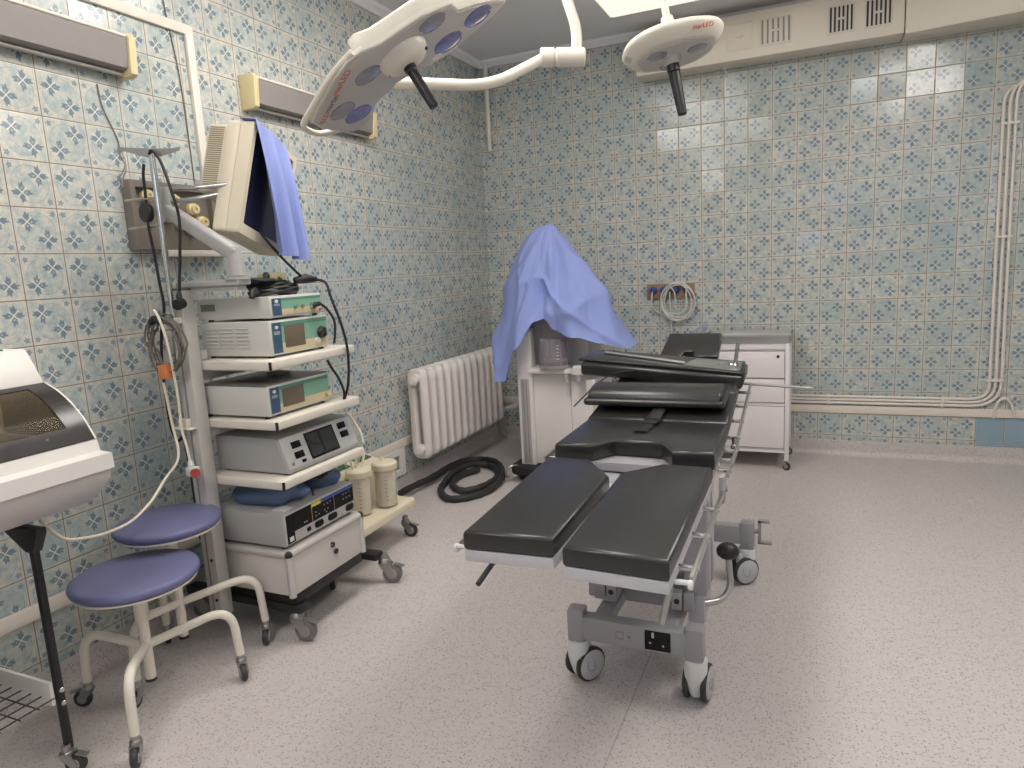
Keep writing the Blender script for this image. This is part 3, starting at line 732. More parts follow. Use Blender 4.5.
for y in (-3.888, -4.62):
    MB().bb(.420, .438, y - .010, y + .010, .07, .73, .003).prism([(.335, .735), (.475, .735), (.475, .72), (.443, .665), (.413, .665), (.335, .715)], -y - .014, -y + .014, SX, .002).build('leg', M_frameblack, t)
    caster(t, (.45, y), .4, .03, .022, .075, brake=True)
    yb = y if y < -4 else -4.35
    MB().bb(.10, .124, yb - .013, yb + .013, .05, .73, .003).build('leg', M_frameblack, t)
    caster(t, (.13, yb), 2.8, .026, .02, .06, brake=False)
MB().bb(.06, .07, -4.6, -3.905, .215, .285, .002).bb(.06, .43, -3.912, -3.902, .215, .285, .002).build('shelf_rim', M_cabw, t)
wr = MB()
for k in range(9):
    x = .07 + .045 * k; wr.tube([(x, -4.6, .236), (x, -3.905, .236)], .0022, 6)
for k in range(15):
    y = -4.6 + .05 * k; wr.tube([(.065, y, .232), (.435, y, .232)], .0022, 6)
wr.build('wire_shelf', M_wheel, t)
for z in (.255, .215): MB().sphere((.443, -3.888, z), .008, (.6, 1, 1)).build('screw', M_chrome, t)
# power cord of the cabinet: from under it, over the stools, up to the equipment tower
M_cordw = mat('cream_cord', (222, 212, 192), .45, var=.02)
# ------------------------------------------------------------------ endoscopy equipment tower
M_alu = mat('tower_aluminium', (204, 200, 194), .42, .25, var=.03)
M_shelf = mat('shelf_cream', (222, 215, 202), .42, var=.02)
M_panelgrey = mat('box_panel_grey', (206, 201, 193), .45, var=.02)
M_devw = mat('device_case_white', (206, 203, 197), .42, var=.015)
M_devtop = mat('device_lid_grey', (120, 118, 116), .35, .3, var=.03)
M_devg = mat('device_case_grey', (174, 172, 170), .4, .1, var=.02)
M_fgreen = mat('front_green', (128, 172, 148), .4, var=.02)
M_fteal = mat('front_dark_green', (92, 142, 122), .4, var=.02)
M_fblue = mat('front_blue', (62, 86, 116), .4, var=.04)
M_ftan = mat('front_tan', (206, 190, 156), .4, var=.02)
M_lcd = mat('display_taupe', (112, 100, 86), .22, var=.03)
M_screen = mat('screen_black', (20, 20, 22), .2, var=.05, spec=.25)
M_screenb = mat('screen_navy', (36, 40, 62), .22, var=.05)
M_cordb = mat('black_cord', (30, 29, 30), .5, var=.06)
M_cordg = mat('grey_cord', (112, 106, 98), .5, var=.1)
M_orange = mat('orange_tag', (216, 130, 82), .5)
M_beige = mat('monitor_beige', (216, 206, 184), .45, var=.02)
M_drape = mat('drape_blue', (141, 155, 212), .75, var=.05, scale=9, bmp=.25)
M_cloth2 = mat('dark_blue_wrap', (92, 116, 152), .55, var=.15, scale=30, bmp=.3)
M_lightpaint = mat('print_light', (214, 216, 214), .5)
M_yellow = mat('yellow_strip', (220, 202, 74), .45)
M_indigo = mat('indigo_strip', (76, 88, 170), .45)

TB = (.36, -2.90, 0)
tw = thing('equipment_trolley', 'tall endoscopy trolley with cream shelves, a locked drawer box and a side post', 'trolley', TB)
px0, px1, py0, py1 = .252, .316, -3.205, -3.150
po = MB().bb(px0, px1, py0, py1, .10, 1.34, .004)
post = po.build('post', M_alu, tw)
MB().bb(px0 + .022, px0 + .030, py0 - .001, py0 + .004, .11, 1.33).build('groove', M_grey, post)
MB().bb(px0 - .002, px1 + .002, py0 - .002, py1 + .002, 1.338, 1.347, .002).build('end_cap', M_devtop, post)
for z in (.17, .33): MB().cyl((px0 + .045, py0 - .003, z), (px0 + .045, py0 + .002, z), .006).build('bolt', M_black, post)
for z in (.84, 1.225):
    MB().bb(px0 - .035, px1 - .005, py0 - .030, py0, z, z + .006, .002).bb(px0 - .004, px0 + .035, py0 - .024, py0, z + .004, z + .038, .004).build('cord_hook', M_shelf, post)
for z in (1.08, .865, .645):
    s = MB().bb(.245, .63, -3.145, -2.655, z - .036, z, .008, 3).build('shelf', M_shelf, tw)
    MB().bb(.625, .6325, -3.1475, -3.139, z - .034, z - .004, .001).build('corner_strip', M_black, s)
    MB().bb(.25, .285, -3.13, -2.70, z - .075, z - .034, .003).build('bracket', M_alu, s)
bx = MB().bb(.25, .602, -3.128, -2.69, .192, .362, .003).build('box', M_panelgrey, tw)
fr = MB()
for (y) in (-3.128, -2.69):
    fr.build if False else None
    fr.cyl((.60, y, .19), (.60, y, .352), .0135, seg=14)
for z in (.355,):
    fr.cyl((.25, -3.128, z), (.60, -3.128, z), .0135, seg=14).cyl((.60, -3.128, z), (.60, -2.69, z), .0135, seg=14).cyl((.25, -2.69, z), (.60, -2.69, z), .0135, seg=14)
fr.bb(.25, .60, -3.128, -2.69, .355, .3685)
fr.build('edge_frame', M_alu, bx)
for y in (-3.128, -2.69): MB().sphere((.60, y, .355), .0155, seg=14).build('corner_cap', M_black, bx)
lk = MB().cyl((.602, -2.885, .30), (.609, -2.885, .30), .011).build('lock', M_black, bx)
MB().cyl((.607, -2.872, .268), (.612, -2.872, .268), .011).build('key_fob', M_black, lk)
MB().bb(.608, .610, -2.874, -2.870, .235, .262).bb(.608, .610, -2.905, -2.89, .302, .306).build('key', M_chrome, lk)
bs = MB()
for y in (-3.09, -2.60): bs.bb(.03, .62, y - .03, y + .03, .118, .150, .008)
bs.bb(.16, .26, -3.09, -2.60, .125, .160, .006).bb(.25, .60, -3.11, -2.70, .150, .192, .003)
bs.build('base', M_black, tw)
for (x, y, a) in ((.612, -3.092, .1), (.655, -2.565, .25), (.075, -3.075, .6), (.075, -2.60, 2.5)):
    caster(tw, (x, y), a, .045, .028, .122, M_zinc, M_wheelg, M_wheelc, True)
# IV pole with hooks
pole = MB().cyl((.290, -3.224, 1.225), (.290, -3.224, 1.815), .0105, seg=14).build('pole', M_chrome, tw)
MB().bb(.272, .308, -3.245, -3.203, 1.222, 1.245, .003).build('clamp', M_shelf, pole)
MB().prism([(-.115, .025), (-.09, .03), (0, .0), (.10, .022), (.105, .034), (.07, .030), (0, .034), (-.115, .045)], -.002, .002, axes((.290, -3.224, 1.785), (.93, .36, 0), (0, 0, 1), (.36, -.93, 0))).build('hook_bar', M_steel, pole)
MB().tube(smooth_path([(.187, -3.258, 1.825), (.195, -3.25, 1.79), (.197, -3.255, 1.76), (.182, -3.26, 1.73), (.172, -3.26, 1.70)]), .003, 6).build('hook', M_steel, pole)
for z in (1.655, 1.56): MB().tube(smooth_path([(.290, -3.226, z), (.24, -3.24, z), (.19, -3.262, z - .002), (.175, -3.255, z), (.19, -3.235, z + .003), (.290, -3.216, z + .006)]), .004, 6).build('hook', M_steel, pole)
# monitor arm
MB().bb(.26, .555, -3.172, -3.110, 1.347, 1.368, .004).bb(.27, .54, -3.16, -3.12, 1.33, 1.35, .002).build('arm_plate', M_devg, tw)
ar = MB().cyl((.525, -3.142, 1.366), (.525, -3.142, 1.376), .042).cyl((.525, -3.142, 1.376), (.523, -3.142, 1.48), .028, .024, bev=.003).build('arm_stand', M_devg, tw)
d = Vector((.512, -3.145, 1.475)); e = Vector((.262, -3.150, 1.625)); dr = (e - d).normalized(); sx = dr.cross(Vector((0, 1, 0))).normalized()
MB().box((d + e) / 2 + Vector((0, 0, -.012)), ((e - d).length + .06, .044, .05), .012, 3, rot=axes((0, 0, 0), dr, (0, 1, 0), dr.cross(Vector((0, 1, 0)))).to_4x4()).build('spring_arm', M_devg, tw)
MB().bb(.29, .52, -3.169, -3.166, 1.50, 1.505).build
MB().cyl((.252, -3.150, 1.585), (.252, -3.150, 1.70), .021, bev=.003).build('arm_joint', M_devg, tw)
MB().tube(fillet([(.262, -3.150, 1.692), (.36, -3.13, 1.69), (.455, -3.06, 1.70)], .03), .008, 10).tube(fillet([(.262, -3.150, 1.648), (.36, -3.13, 1.653), (.445, -3.06, 1.672)], .03), .008, 10).build('link_bars', M_steel, tw)
# ---- monitor
B0 = Vector((.514, -3.10, 1.53)); HX = Vector((-.07, .25, -.07)).normalized(); UY = Vector((.027, .10, .396)); UY = (UY - HX * UY.dot(HX)).normalized(); NZ = HX.cross(UY)
MM = axes(B0, HX, UY, NZ); W_, H_ = .33, .405
mon = thing('monitor', 'beige tilted monitor on the swing arm with a blue cloth over its screen', 'monitor', B0)
MB().prism([(x + W_ / 2, y + H_ / 2) for x, y in rect_poly(W_, H_, .012)], -.103, -.052, MM, .004).build('body', M_beige, mon)
MB().ring_prism([(x + W_ / 2, y + H_ / 2) for x, y in rect_poly(W_, H_, .012)], [(x + W_ / 2, y + H_ / 2 + .008) for x, y in rect_poly(W_ - .045, H_ - .06, .006)], -.050, 0, MM).build('bezel', M_beige, mon)
MB().bb(.012, W_ - .012, .012, H_ - .012, -.052, -.012, M=MM).build('screen', M_screenb, mon)
hs = MB().prism([(x + W_ / 2, y + .265) for x, y in rect_poly(W_ - .02, .255, .01)], -.180, -.102, MM, .006).build('back_housing', M_beige, mon)
sl = MB()
for k in range(30): sl.bb(.0085, .0115, .15 + .0078 * k, .1535 + .0078 * k, -.172, -.116, M=MM)
sl.build('vent_slots', M_yel if False else mat('slot_shadow_beige', (150, 138, 116), .6), hs)
MB().bb(.10, .2, .15, .22, -.215, -.178, .005, M=MM).bb(.02, .06, .155, .185, -.21, -.178, .004, M=MM).build('mount', M_devg, hs)
# ---- cloth over the monitor
def lerp(a, b, t): return a + (b - a) * t
rows = []
Ta = MM @ Vector((-.004, H_ + .006, .004)); Tb = MM @ Vector((W_ * .68, H_ + .006, .004))
for j in range(34):
    v = j / 33; row = []
    for i in range(26):
        u = i / 25; top = lerp(Ta, Tb, u)
        if v < .12:    # part lying over the top edge
            q = top - NZ * (.06 * (1 - v / .12)) + Vector((0, 0, .003 * math.sin(u * 9)))
        else:
            w = (v - .12) / .88
            zb = lerp(1.455, 1.425, u)
            z = lerp(top.z, zb, w)
            q = Vector((top.x + .018 * w + .022 * math.sin(u * 13 + 1.2) * w ** .6 + .012 * math.sin(u * 27 + w * 3) * w + .02 * u * w, top.y + .01 * w + .05 * u * w * (1 - u) + .012 * math.cos(u * 13) * w, z))
        row.append(q)
    rows.append(row)
o = MB().quadgrid(rows, .0015).build('monitor_cloth', M_drape, None, 60)
tag(centre(o), 'light blue cloth hanging over the front of the tilted monitor', 'cloth')

# ---- devices on the shelves
def front_text(): pass
def green_front(t, x, y0, y1, z0, z1, screen=True, knob=True):
    """green and tan front sheet with blue label bar"""
    h = z1 - z0; w = y1 - y0
    f = MB().bb(x, x + .003, y0 + .012, y1 - .006, z0 + .008, z1 - .008).build('front_sheet', M_fgreen, t)
    MB().bb(x + .003, x + .0036, y0 + .012, y0 + .012 + .045, z0 + .008, z1 - .008).build('label_bar', M_fblue, f)
    MB().bb(x + .003, x + .0036, y0 + .057, y1 - .006, z0 + .008, z0 + .008 + h * .27).build('tan_band', M_ftan, f)
    MB().bb(x + .003, x + .0036, y0 + .057, y1 - .006, z1 - .008 - h * .12, z1 - .008).build('dark_band', M_fteal, f)
    MB().sphere((x + .0036, y0 + .034, z1 - .008 - h * .14), .009, (.15, 1, .75)).build('emblem', M_lightpaint, f)
    for k in range(3): MB().bb(x + .0036, x + .004, y0 + .020, y0 + .048, z1 - .008 - h * (.27 + .0 + .035 * k), z1 - .008 - h * (.255 + .035 * k)).build('print_line', M_lightpaint, f)
    if screen: MB().bb(x + .003, x + .005, y0 + .072, y0 + .072 + w * .34, z0 + .008 + h * .12, z1 - .008 - h * .10, .001).build('display', M_lcd, f)
    return f
XF = .585
t = thing('light_source', 'white louvred unit with green front and large black dial, on the top shelf', 'medical device', (.42, -2.92, 1.082))
ca = MB().bb(.255, XF, -3.082, -2.762, 1.088, 1.214, .004).build('case', M_devw, t)
f = green_front(t, XF, -3.082, -2.762, 1.088, 1.214)
kn = MB().cyl((XF + .003, -2.808, 1.148), (XF + .022, -2.808, 1.148), .024, .021, bev=.003).build('dial', M_black, f)
MB().cyl((XF + .022, -2.808, 1.148), (XF + .026, -2.808, 1.148), .012).build('socket', M_chrome, kn)
MB().cyl((XF + .003, -2.835, 1.118), (XF + .014, -2.835, 1.118), .010).build('button', M_lightpaint, f)
lv = MB()
for c in range(3):
    for r in range(6):
        lv.box((.31 + c * .075, -3.084, 1.122 + r * .0135), (.060, .008, .004), .0015)
lv.build('louvres', M_devw, ca)
for (x, y) in ((.28, -3.06), (.56, -3.06), (.28, -2.78), (.56, -2.78)): MB().cyl((x, y, 1.080), (x, y, 1.089), .01).build('foot', M_black, t)
t = thing('camera_control_unit', 'slim white unit with green front carrying the heap of black cables', 'medical device', (.42, -2.92, 1.216))
ca = MB().bb(.235, XF, -3.068, -2.785, 1.223, 1.300, .003).build('case', M_devw, t)
f = green_front(t, XF, -3.068, -2.785, 1.223, 1.300, False)
MB().bb(.255, .325, -3.0695, -3.067, 1.255, 1.280).build('vent', M_devtop, ca)
for y in (-2.94, -2.90): MB().cyl((XF + .003, y, 1.256), (XF + .010, y, 1.256), .007).build('button', M_fteal if y < -2.92 else M_brown, f)
MB().cyl((XF + .003, -2.845, 1.254), (XF + .018, -2.845, 1.254), .013).build('socket', M_chrome, f)
MB().cyl((XF + .003, -2.80, 1.236), (XF + .008, -2.80, 1.236), .005).build('button', M_brown, f)
for (x, y) in ((.28, -3.05), (.56, -3.05), (.28, -2.80), (.56, -2.80)): MB().cyl((x, y, 1.2145), (x, y, 1.224), .01).build('foot', M_black, t)
t = thing('insufflator', 'white unit with grey lid and green front, on the second shelf', 'medical device', (.42, -2.95, .865))
ca = MB().bb(.255, XF, -3.128, -2.787, .876, .985, .003).build('case', M_devw, t)
MB().bb(.255, XF - .002, -3.130, -2.785, .984, .9895, .002).build('lid', M_devtop, ca)
f = green_front(t, XF, -3.128, -2.787, .876, .985)
MB().cyl((XF + .003, -2.808, .905), (XF + .016, -2.808, .905), .010).build('socket', M_ftan, f)
for (x, y) in ((.28, -3.11), (.56, -3.11), (.28, -2.81), (.56, -2.81)): MB().cyl((x, y, .864), (x, y, .877), .01).build('foot', M_black, t)
# cable ends lying on the lid
o = MB().bb(.405, .465, -2.93, -2.86, .990, 1.004, .004).build('cable_box', M_devtop); tag(centre(o), 'small grey box on the lid of the second shelf unit', 'box')

t = thing('monitor_unit', 'grey unit with sloping front and black twin screen, on the third shelf', 'medical device', (.42, -2.87, .645))
Y0, Y1 = -3.085, -2.655
MB().prism([(.262, .652), (.606, .652), (.606, .660), (.562, .780), (.548, .784), (.262, .784)], -Y1, -Y0, axes((0, 0, 0), (1, 0, 0), (0, 0, 1), (0, -1, 0)), .004).build('case', M_devg, t)
fx = Vector((0, 1, 0)); fy = Vector((-.044, 0, .12)).normalized(); fn = fx.cross(fy)
MF = axes((.606, Y0, .660), fx, fy, fn)
fp = MB().bb(.006, .424, .004, .124, 0, .004, .001, M=MF).build('front_panel', mat('front_silver', (190, 188, 186), .4, .1, var=.02), t)
sc_ = MB().bb(.135, .305, .012, .116, .004, .006, M=MF).build('screen', M_screen, fp)
MB().bb(.215, .219, .014, .114, .006, .0066, M=MF).build('screen_divider', M_rubber, sc_)
MB().bb(.142, .212, .02, .11, .006, .0064, M=MF).build('screen_page', mat('screen_grey', (52, 52, 54), .15), sc_)
MB().bb(.222, .298, .02, .11, .006, .0064, M=MF).build('screen_page', mat('screen_grey', (52, 52, 54), .15), sc_)
MB().box((.17, .068, .0068), (.07, .016, .0008), rot=-.25, M=MF).build('screen_bar', M_black, sc_)
for (x, y) in ((.055, .075), (.055, .035), (.335, .085), (.335, .048)):
    MB().bb(x, x + .05, y, y + .026, .004, .006, .001, M=MF).build('display_window', M_screen, fp)
MB().bb(.08, .103, .014, .026, .004, .006, .001, M=MF).build('socket', M_screen, fp)
MB().cyl(MF @ Vector((.03, .022, .004)), MF @ Vector((.03, .022, .009)), .006).build('button', M_zinc, fp)
MB().tube(smooth_path([(.56, -2.66, .79), (.57, -2.645, .77), (.60, -2.63, .70), (.61, -2.63, .655)]), .006, 8).build('side_hose', M_shelf, t)
for (x, y) in ((.29, -3.06), (.57, -3.06), (.29, -2.69), (.57, -2.69)): MB().cyl((x, y, .644), (x, y, .653), .01).build('foot', M_black, t)

t = thing('electrosurgical_unit', 'grey metal unit with black button front and blue strip, on the drawer box', 'medical device', (.42, -2.92, .37))
Y0, Y1, Z0, Z1 = -3.122, -2.700, .380, .505
ca = MB().bb(.225, XF, Y0, Y1, Z0, Z1, .003).build('case', M_devg, t)
fs = MB().bb(XF, XF + .003, Y0 + .004, Y1 - .004, Z0 + .004, Z1 - .002, .001).build('front_panel', mat('front_silver', (190, 188, 186), .4, .1, var=.02), t)
MB().bb(XF + .003, XF + .005, Y0 + .012, Y0 + .052, Z0 + .008, Z1 - .008).bb(XF + .003, XF + .005, Y0 + .05, Y1 - .006, Z0 + .046, Z1 - .008).build('button_field', M_screen, fs)
MB().bb(XF + .005, XF + .0056, Y0 + .155, Y0 + .21, Z1 - .022, Z1 - .009).build('yellow_strip', M_yellow, fs)
MB().bb(XF + .005, XF + .0056, Y0 + .212, Y1 - .006, Z1 - .020, Z1 - .009).build('blue_strip', M_indigo, fs)
for y in (.153, .288): MB().bb(XF + .005, XF + .0056, Y0 + y, Y0 + y + .002, Z0 + .046, Z1 - .010).build('divider_line', M_yellow if y < .2 else M_grey, fs)
for (y, z) in ((.105, .058), (.118, .058), (.172, .06), (.172, .075), (.19, .062), (.225, .066), (.245, .066), (.225, .088), (.245, .088), (.262, .09), (.235, .054), (.345, .07), (.365, .07), (.385, .07), (.345, .09), (.365, .09), (.385, .092)):
    MB().bb(XF + .005, XF + .006, Y0 + y, Y0 + y + .007, Z0 + z, Z0 + z + .005).build('button', M_grey, fs)
for (y, w) in ((.165, .05), (.245, .055), (.36, .05)):
    MB().prism(rect_poly(w, .026, .012), 0, .004, axes((XF + .003, Y0 + y + w / 2, Z0 + .026), (0, 1, 0), (0, 0, 1), (1, 0, 0))).build('socket', M_screen, fs)
MB().bb(XF + .003, XF + .006, Y0 + .12, Y0 + .14, Z0 + .018, Z0 + .034).build('socket', M_screen, fs)
MB().bb(XF + .005, XF + .0056, Y0 + .022, Y0 + .044, Z0 + .014, Z0 + .032).build('power_switch', M_lightpaint, fs)
MB().bb(.50, .565, -3.085, -3.035, Z1, Z1 + .001).build('rating_label', M_lightpaint, ca)
for (x, y) in ((.26, -3.1), (.56, -3.1), (.26, -2.72), (.56, -2.72)): MB().cyl((x, y, .3685), (x, y, .381), .01).build('foot', M_black, t)

def blob(c, s, seed, amp=.3, n=3):
    b = bmesh.new(); bmesh.ops.create_icosphere(b, subdivisions=4, radius=1)
    rnd = random.Random(seed); K = [(Vector((rnd.uniform(-1, 1), rnd.uniform(-1, 1), rnd.uniform(-1, 1))) * rnd.uniform(2, 6), rnd.uniform(0, 6), rnd.uniform(.3, 1)) for _ in range(9)]
    for v in b.verts:
        k = 1 + amp * sum(a * math.sin(d.dot(v.co) + p) for d, p, a in K) / 5
        v.co = Vector((v.co.x * s[0] * k, v.co.y * s[1] * k, max(v.co.z, -.6) * s[2] * k)) + Vector(c)
    return b
m_ = MB(); m_.merge(blob((.42, -2.99, .545), (.15, .105, .062), 3, .45)); o = m_.build('wrapped_bundle', M_cloth2, None, 70); tag(centre(o), 'crumpled blue wrapped bundle on the grey button unit, nearer the post', 'bundle')
m_ = MB(); m_.merge(blob((.45, -2.79, .550), (.11, .085, .065), 8, .45)); o = m_.build('wrapped_bundle', M_cloth2, None, 70); tag(centre(o), 'crumpled blue wrapped bundle on the grey button unit, nearer the jars', 'bundle')
o = MB().tube(smooth_path([(.565, -2.92, .585), (.575, -2.885, .575), (.585, -2.85, .592)]), .010, 8).tube(smooth_path([(.565, -2.92, .585), (.57, -2.93, .555), (.577, -2.935, .52)]), .004, 8).build('cable_end', M_cordb); tag(centre(o), 'black cable end between the two blue bundles', 'cable')

# ---- black cable heap on the top unit
def heap(c, rx, ry, n, r, seed, h):
    rnd = random.Random(seed); p = []
    for k in range(n * 16):
        a = 2 * PI * k / 16 + rnd.uniform(-.05, .05); f = .62 + .38 * math.sin(k * .37 + seed) * .7
        p.append((c[0] + rx * f * math.cos(a), c[1] + ry * f * math.sin(a), c[2] + r + h * (k / (n * 16)) + .006 * math.sin(k * 1.3)))
    return p
t = thing('black_cable', 'heap of coiled black cable on the slim top unit', 'cable', (.46, -2.93, 1.302))
MB().tube(smooth_path(heap((.475, -2.945, 1.301), .10, .145, 13, .006, 2, .055), 3), .0062, 8).build('coil', M_cordb, t)
MB().tube(smooth_path([(.515, -3.045, 1.315), (.535, -3.075, 1.325), (.545, -3.10, 1.318), (.55, -3.11, 1.30)]), .011, 8).build('plug', M_cordb, t)
MB().tube([(.53, -2.86, 1.352), (.55, -2.82, 1.357), (.56, -2.77, 1.352)], [.012, .019, .010], 10).build('plug', M_cordb, t)
MB().tube(smooth_path([(.45, -2.93, 1.352), (.47, -2.94, 1.372), (.48, -2.955, 1.378)]), .012, 10).build('plug', M_cordb, t)
MB().tube(smooth_path([(.56, -2.77, 1.352), (.59, -2.75, 1.335), (.615, -2.755, 1.27), (.635, -2.74, 1.18), (.64, -2.72, 1.085), (.64, -2.72, 1.0), (.638, -2.735, .92), (.62, -2.74, .87)]), .0055, 8).build('tail', M_cordb, t)
o = MB().tube(smooth_path([(XF + .018, -2.845, 1.254), (.615, -2.835, 1.262), (.632, -2.81, 1.235), (.64, -2.785, 1.19), (.635, -2.78, 1.14), (.63, -2.785, 1.10)]), .005, 8).tube(smooth_path([(XF + .016, -2.85, 1.254), (.625, -2.835, 1.26)]), .008, 8).build('camera_cable', M_cordb); tag(centre(o), 'thin black lead plugged into the slim top unit', 'cable')
o = MB().tube(smooth_path([(.60, -2.80, 1.035), (.612, -2.79, 1.0), (.625, -2.77, .955), (.628, -2.75, .90), (.62, -2.745, .868)]), .005, 8).build('camera_cable', M_cordb); tag(centre(o), 'short black lead hanging in front of the second shelf', 'cable')
o = MB().tube(smooth_path([(.50, -2.98, 1.53), (.52, -2.95, 1.48), (.535, -2.91, 1.43), (.545, -2.87, 1.39), (.548, -2.84, 1.365), (.545, -2.83, 1.345)]), .005, 8).build('monitor_cable', M_cordb); tag(centre(o), 'black lead dropping from the monitor to the cable heap', 'cable')
m_ = MB(); m_.lathe([(0, 0), (.05, 0), (.054, .012), (.05, .03), (.02, .035), (0, .035)], 24, Matrix.Translation((.42, -2.86, 1.352))); o = m_.build('plastic_dish', M_yel); tag(centre(o), 'pale plastic dish lying behind the black cable heap', 'dish')
# ---- cords on the post
YC = -3.235
t = thing('power_cord', 'black cord hanging from the pole top down to a plug at the post', 'cord', (.295, -3.22, 1.30))
MB().tube(smooth_path([(0.291, YC, 1.80), (0.307, YC, 1.808), (0.340, YC, 1.77), (0.370, YC, 1.68), (0.380, YC + .01, 1.58), (0.360, YC + .01, 1.45), (0.345, YC + .01, 1.38), (0.330, YC + .015, 1.33)]), .005, 8).build('cable_run', M_cordb, t)
MB().tube([(0.330, YC + .015, 1.335), (0.329, YC + .012, 1.32), (0.333, YC + .008, 1.30)], [.007, .010, .009], 10).cyl((0.339, YC - .01, 1.290), (0.333, YC + .018, 1.296), .019).build('plug', M_cordb, t)
t = thing('power_cord', 'black cord with a round plug hanging left of the pole', 'cord', (.255, -3.24, .6))
MB().tube(smooth_path([(0.260, YC, 1.77), (0.250, YC, 1.73), (0.248, YC, 1.66), (0.253, YC - .01, 1.58), (0.250, YC, 1.48), (0.257, YC, 1.38), (0.263, YC, 1.28), (0.235, YC, 1.20), (0.217, YC, 1.10), (0.200, YC + .01, 1.0), (0.175, YC + .03, .90), (0.170, YC + .04, .82), (0.195, YC + .04, .785), (0.223, YC + .04, .80), (0.223, YC + .05, .70), (0.227, YC + .05, .55), (0.230, YC + .05, .40)]), .005, 8).build('cable_run', M_cordb, t)
MB().cyl((0.240, YC - .012, 1.61), (0.245, YC + .012, 1.61), .034, .032, bev=.004).build('plug', M_cordb, t)
coil = []
for k in range(200):
    a = 2 * PI * k / 200 * 8 + 1.5; rr = .075 + .012 * math.sin(k * .17) + .004 * math.sin(k * .9)
    coil.append((.267 + rr * .95 * math.cos(a) + .008 * math.sin(k * .05), YC - .012 - .035 * ((k * 37) % 200) / 200 * .4 - .010 * math.sin(k * .11), 1.155 + rr * 1.2 * math.sin(a)))
t = thing('cable_coil', 'coil of thin grey cable hooked on the tower post', 'cable', (0.267, YC, 1.05))
MB().tube(coil, .0036, 6).build('coil', M_cordg, t)
MB().tube(smooth_path([(0.225, YC - .03, 1.235), (0.255, YC - .035, 1.248), (0.280, YC - .03, 1.232)]), .012, 8).build('strap', M_cordb, t)
MB().bb(.25, .29, YC - .05, YC - .02, 1.035, 1.085, .004).build('tag', M_orange, t)
t = thing('mains_cord', 'cream cord looped over the post hook, ending in a white plug', 'cord', (.295, -3.24, .66))
MB().tube(smooth_path([(0.260, YC - .04, 1.26), (0.275, YC - .05, 1.275), (0.295, YC - .05, 1.24), (0.310, YC - .045, 1.16), (0.303, YC - .03, 1.05), (0.295, YC - .02, .95), (0.293, YC - .02, .85), (0.307, YC - .02, .78), (0.313, YC - .02, .725)]), .0048, 8).build('cable_run', M_cordw, t)
MB().cyl((0.313, YC - .02, .735), (0.315, YC - .02, .715), .008, .012).box((0.320, YC - .02, .695), (.042, .034, .036), .008).build('plug', M_lightpaint, t)
MB().cyl((0.338, YC - .028, .693), (0.345, YC - .031, .692), .017).build('plug_face', mat('plug_red', (176, 70, 66), .5), t)
t = thing('cabinet_cord', 'cream cord swinging from the tower post across the stools to the storage cabinet', 'cord', (.3, -3.5, .66))
MB().tube(smooth_path([(.245, YC - .03, 1.02), (.252, YC - .03, .96), (.262, YC - .03, .86), (.285, YC - .04, .78), (.292, YC - .06, .735), (.285, YC - .11, .69), (.32, YC - .20, .645), (.345, YC - .30, .613), (.36, YC - .40, .612), (.372, YC - .48, .628), (.385, YC - .545, .655), (.385, YC - .60, .728)], 10), .0048, 8).build('cable_run', M_cordw, t)
# small white boxes on the shelves beside the post
o = MB().bb(.262, .30, -3.135, -3.105, 1.081, 1.118, .004).build('small_box', M_devw); tag(centre(o), 'tiny white box with green mark on the top shelf by the post', 'box')
# ------------------------------------------------------------------ operating table
M_pad = mat('black_upholstery', (38, 36, 35), .33, var=.05, scale=30, bmp=.08, spec=.7)
M_tabgrey = mat('table_grey_paint', (164, 161, 164), .42, .1, var=.02)
M_tablight = mat('table_light_plate', (196, 193, 198), .4, .1, var=.02)
M_capw = mat('caster_hood_white', (226, 224, 222), .38, var=.015)
M_tread = mat('caster_tread_dark', (60, 58, 56), .6)
tb = thing('operating_table', 'black padded operating table on a grey wheeled base in the middle of the room', 'operating table', (1.86, -2.6, 0))
def pad(poly, z0, z1, name, parent=tb, M=None, bev=.012, m=M_pad):
    return MB().prism(poly, z0, z1, M, bev, 4).build(name, m, parent, 50)
lp = [(1.586, -3.578), (1.815, -3.566), (1.808, -3.06), (1.70, -2.905), (1.556, -2.900)]
rp = [(1.850, -3.600), (2.092, -3.612), (2.086, -2.91), (1.937, -2.905), (1.832, -3.025)]
for P in (lp, rp):
    p = pad(P, .678, .730, 'leg_pad')
    cx = sum(q[0] for q in P) / 5; cy_ = sum(q[1] for q in P) / 5
    MB().prism([(cx + (q[0] - cx) * .985, cy_ + (q[1] - cy_) * .995) for q in P], .650, .679, None, .002).build('leg_plate', M_tablight, p)
# seat with the cut-out
seat = [(1.548, -2.815), (1.682, -2.805), (1.735, -2.722), (1.898, -2.730), (1.952, -2.835), (2.082, -2.825), (2.078, -2.43), (1.545, -2.40)]
sp_ = pad(seat, .690, .752, 'seat_pad')
MB().prism([(1.555, -2.80), (2.075, -2.81), (2.07, -2.44), (1.55, -2.41)], .660, .691, None, .003).build('seat_plate', M_tabgrey, sp_)
MB().prism([(1.60, -3.02), (2.06, -3.02), (2.07, -2.60), (1.58, -2.60)], .642, .652, None, .002).build('hinge_plate', M_tablight, tb)
def strap_pts(): return smooth_path([(1.80, -2.62, .756), (1.80, -2.53, .757), (1.805, -2.45, .760), (1.812, -2.40, .776), (1.815, -2.34, .79), (1.815, -2.28, .80)])
MB().tube(strap_pts(), .02, 8, flat=(.026, .004)).build('strap', M_black, sp_)
MB().box((1.807, -2.475, .762), (.062, .07, .008), .003, rot=-.05).build('strap_buckle', M_black, sp_)
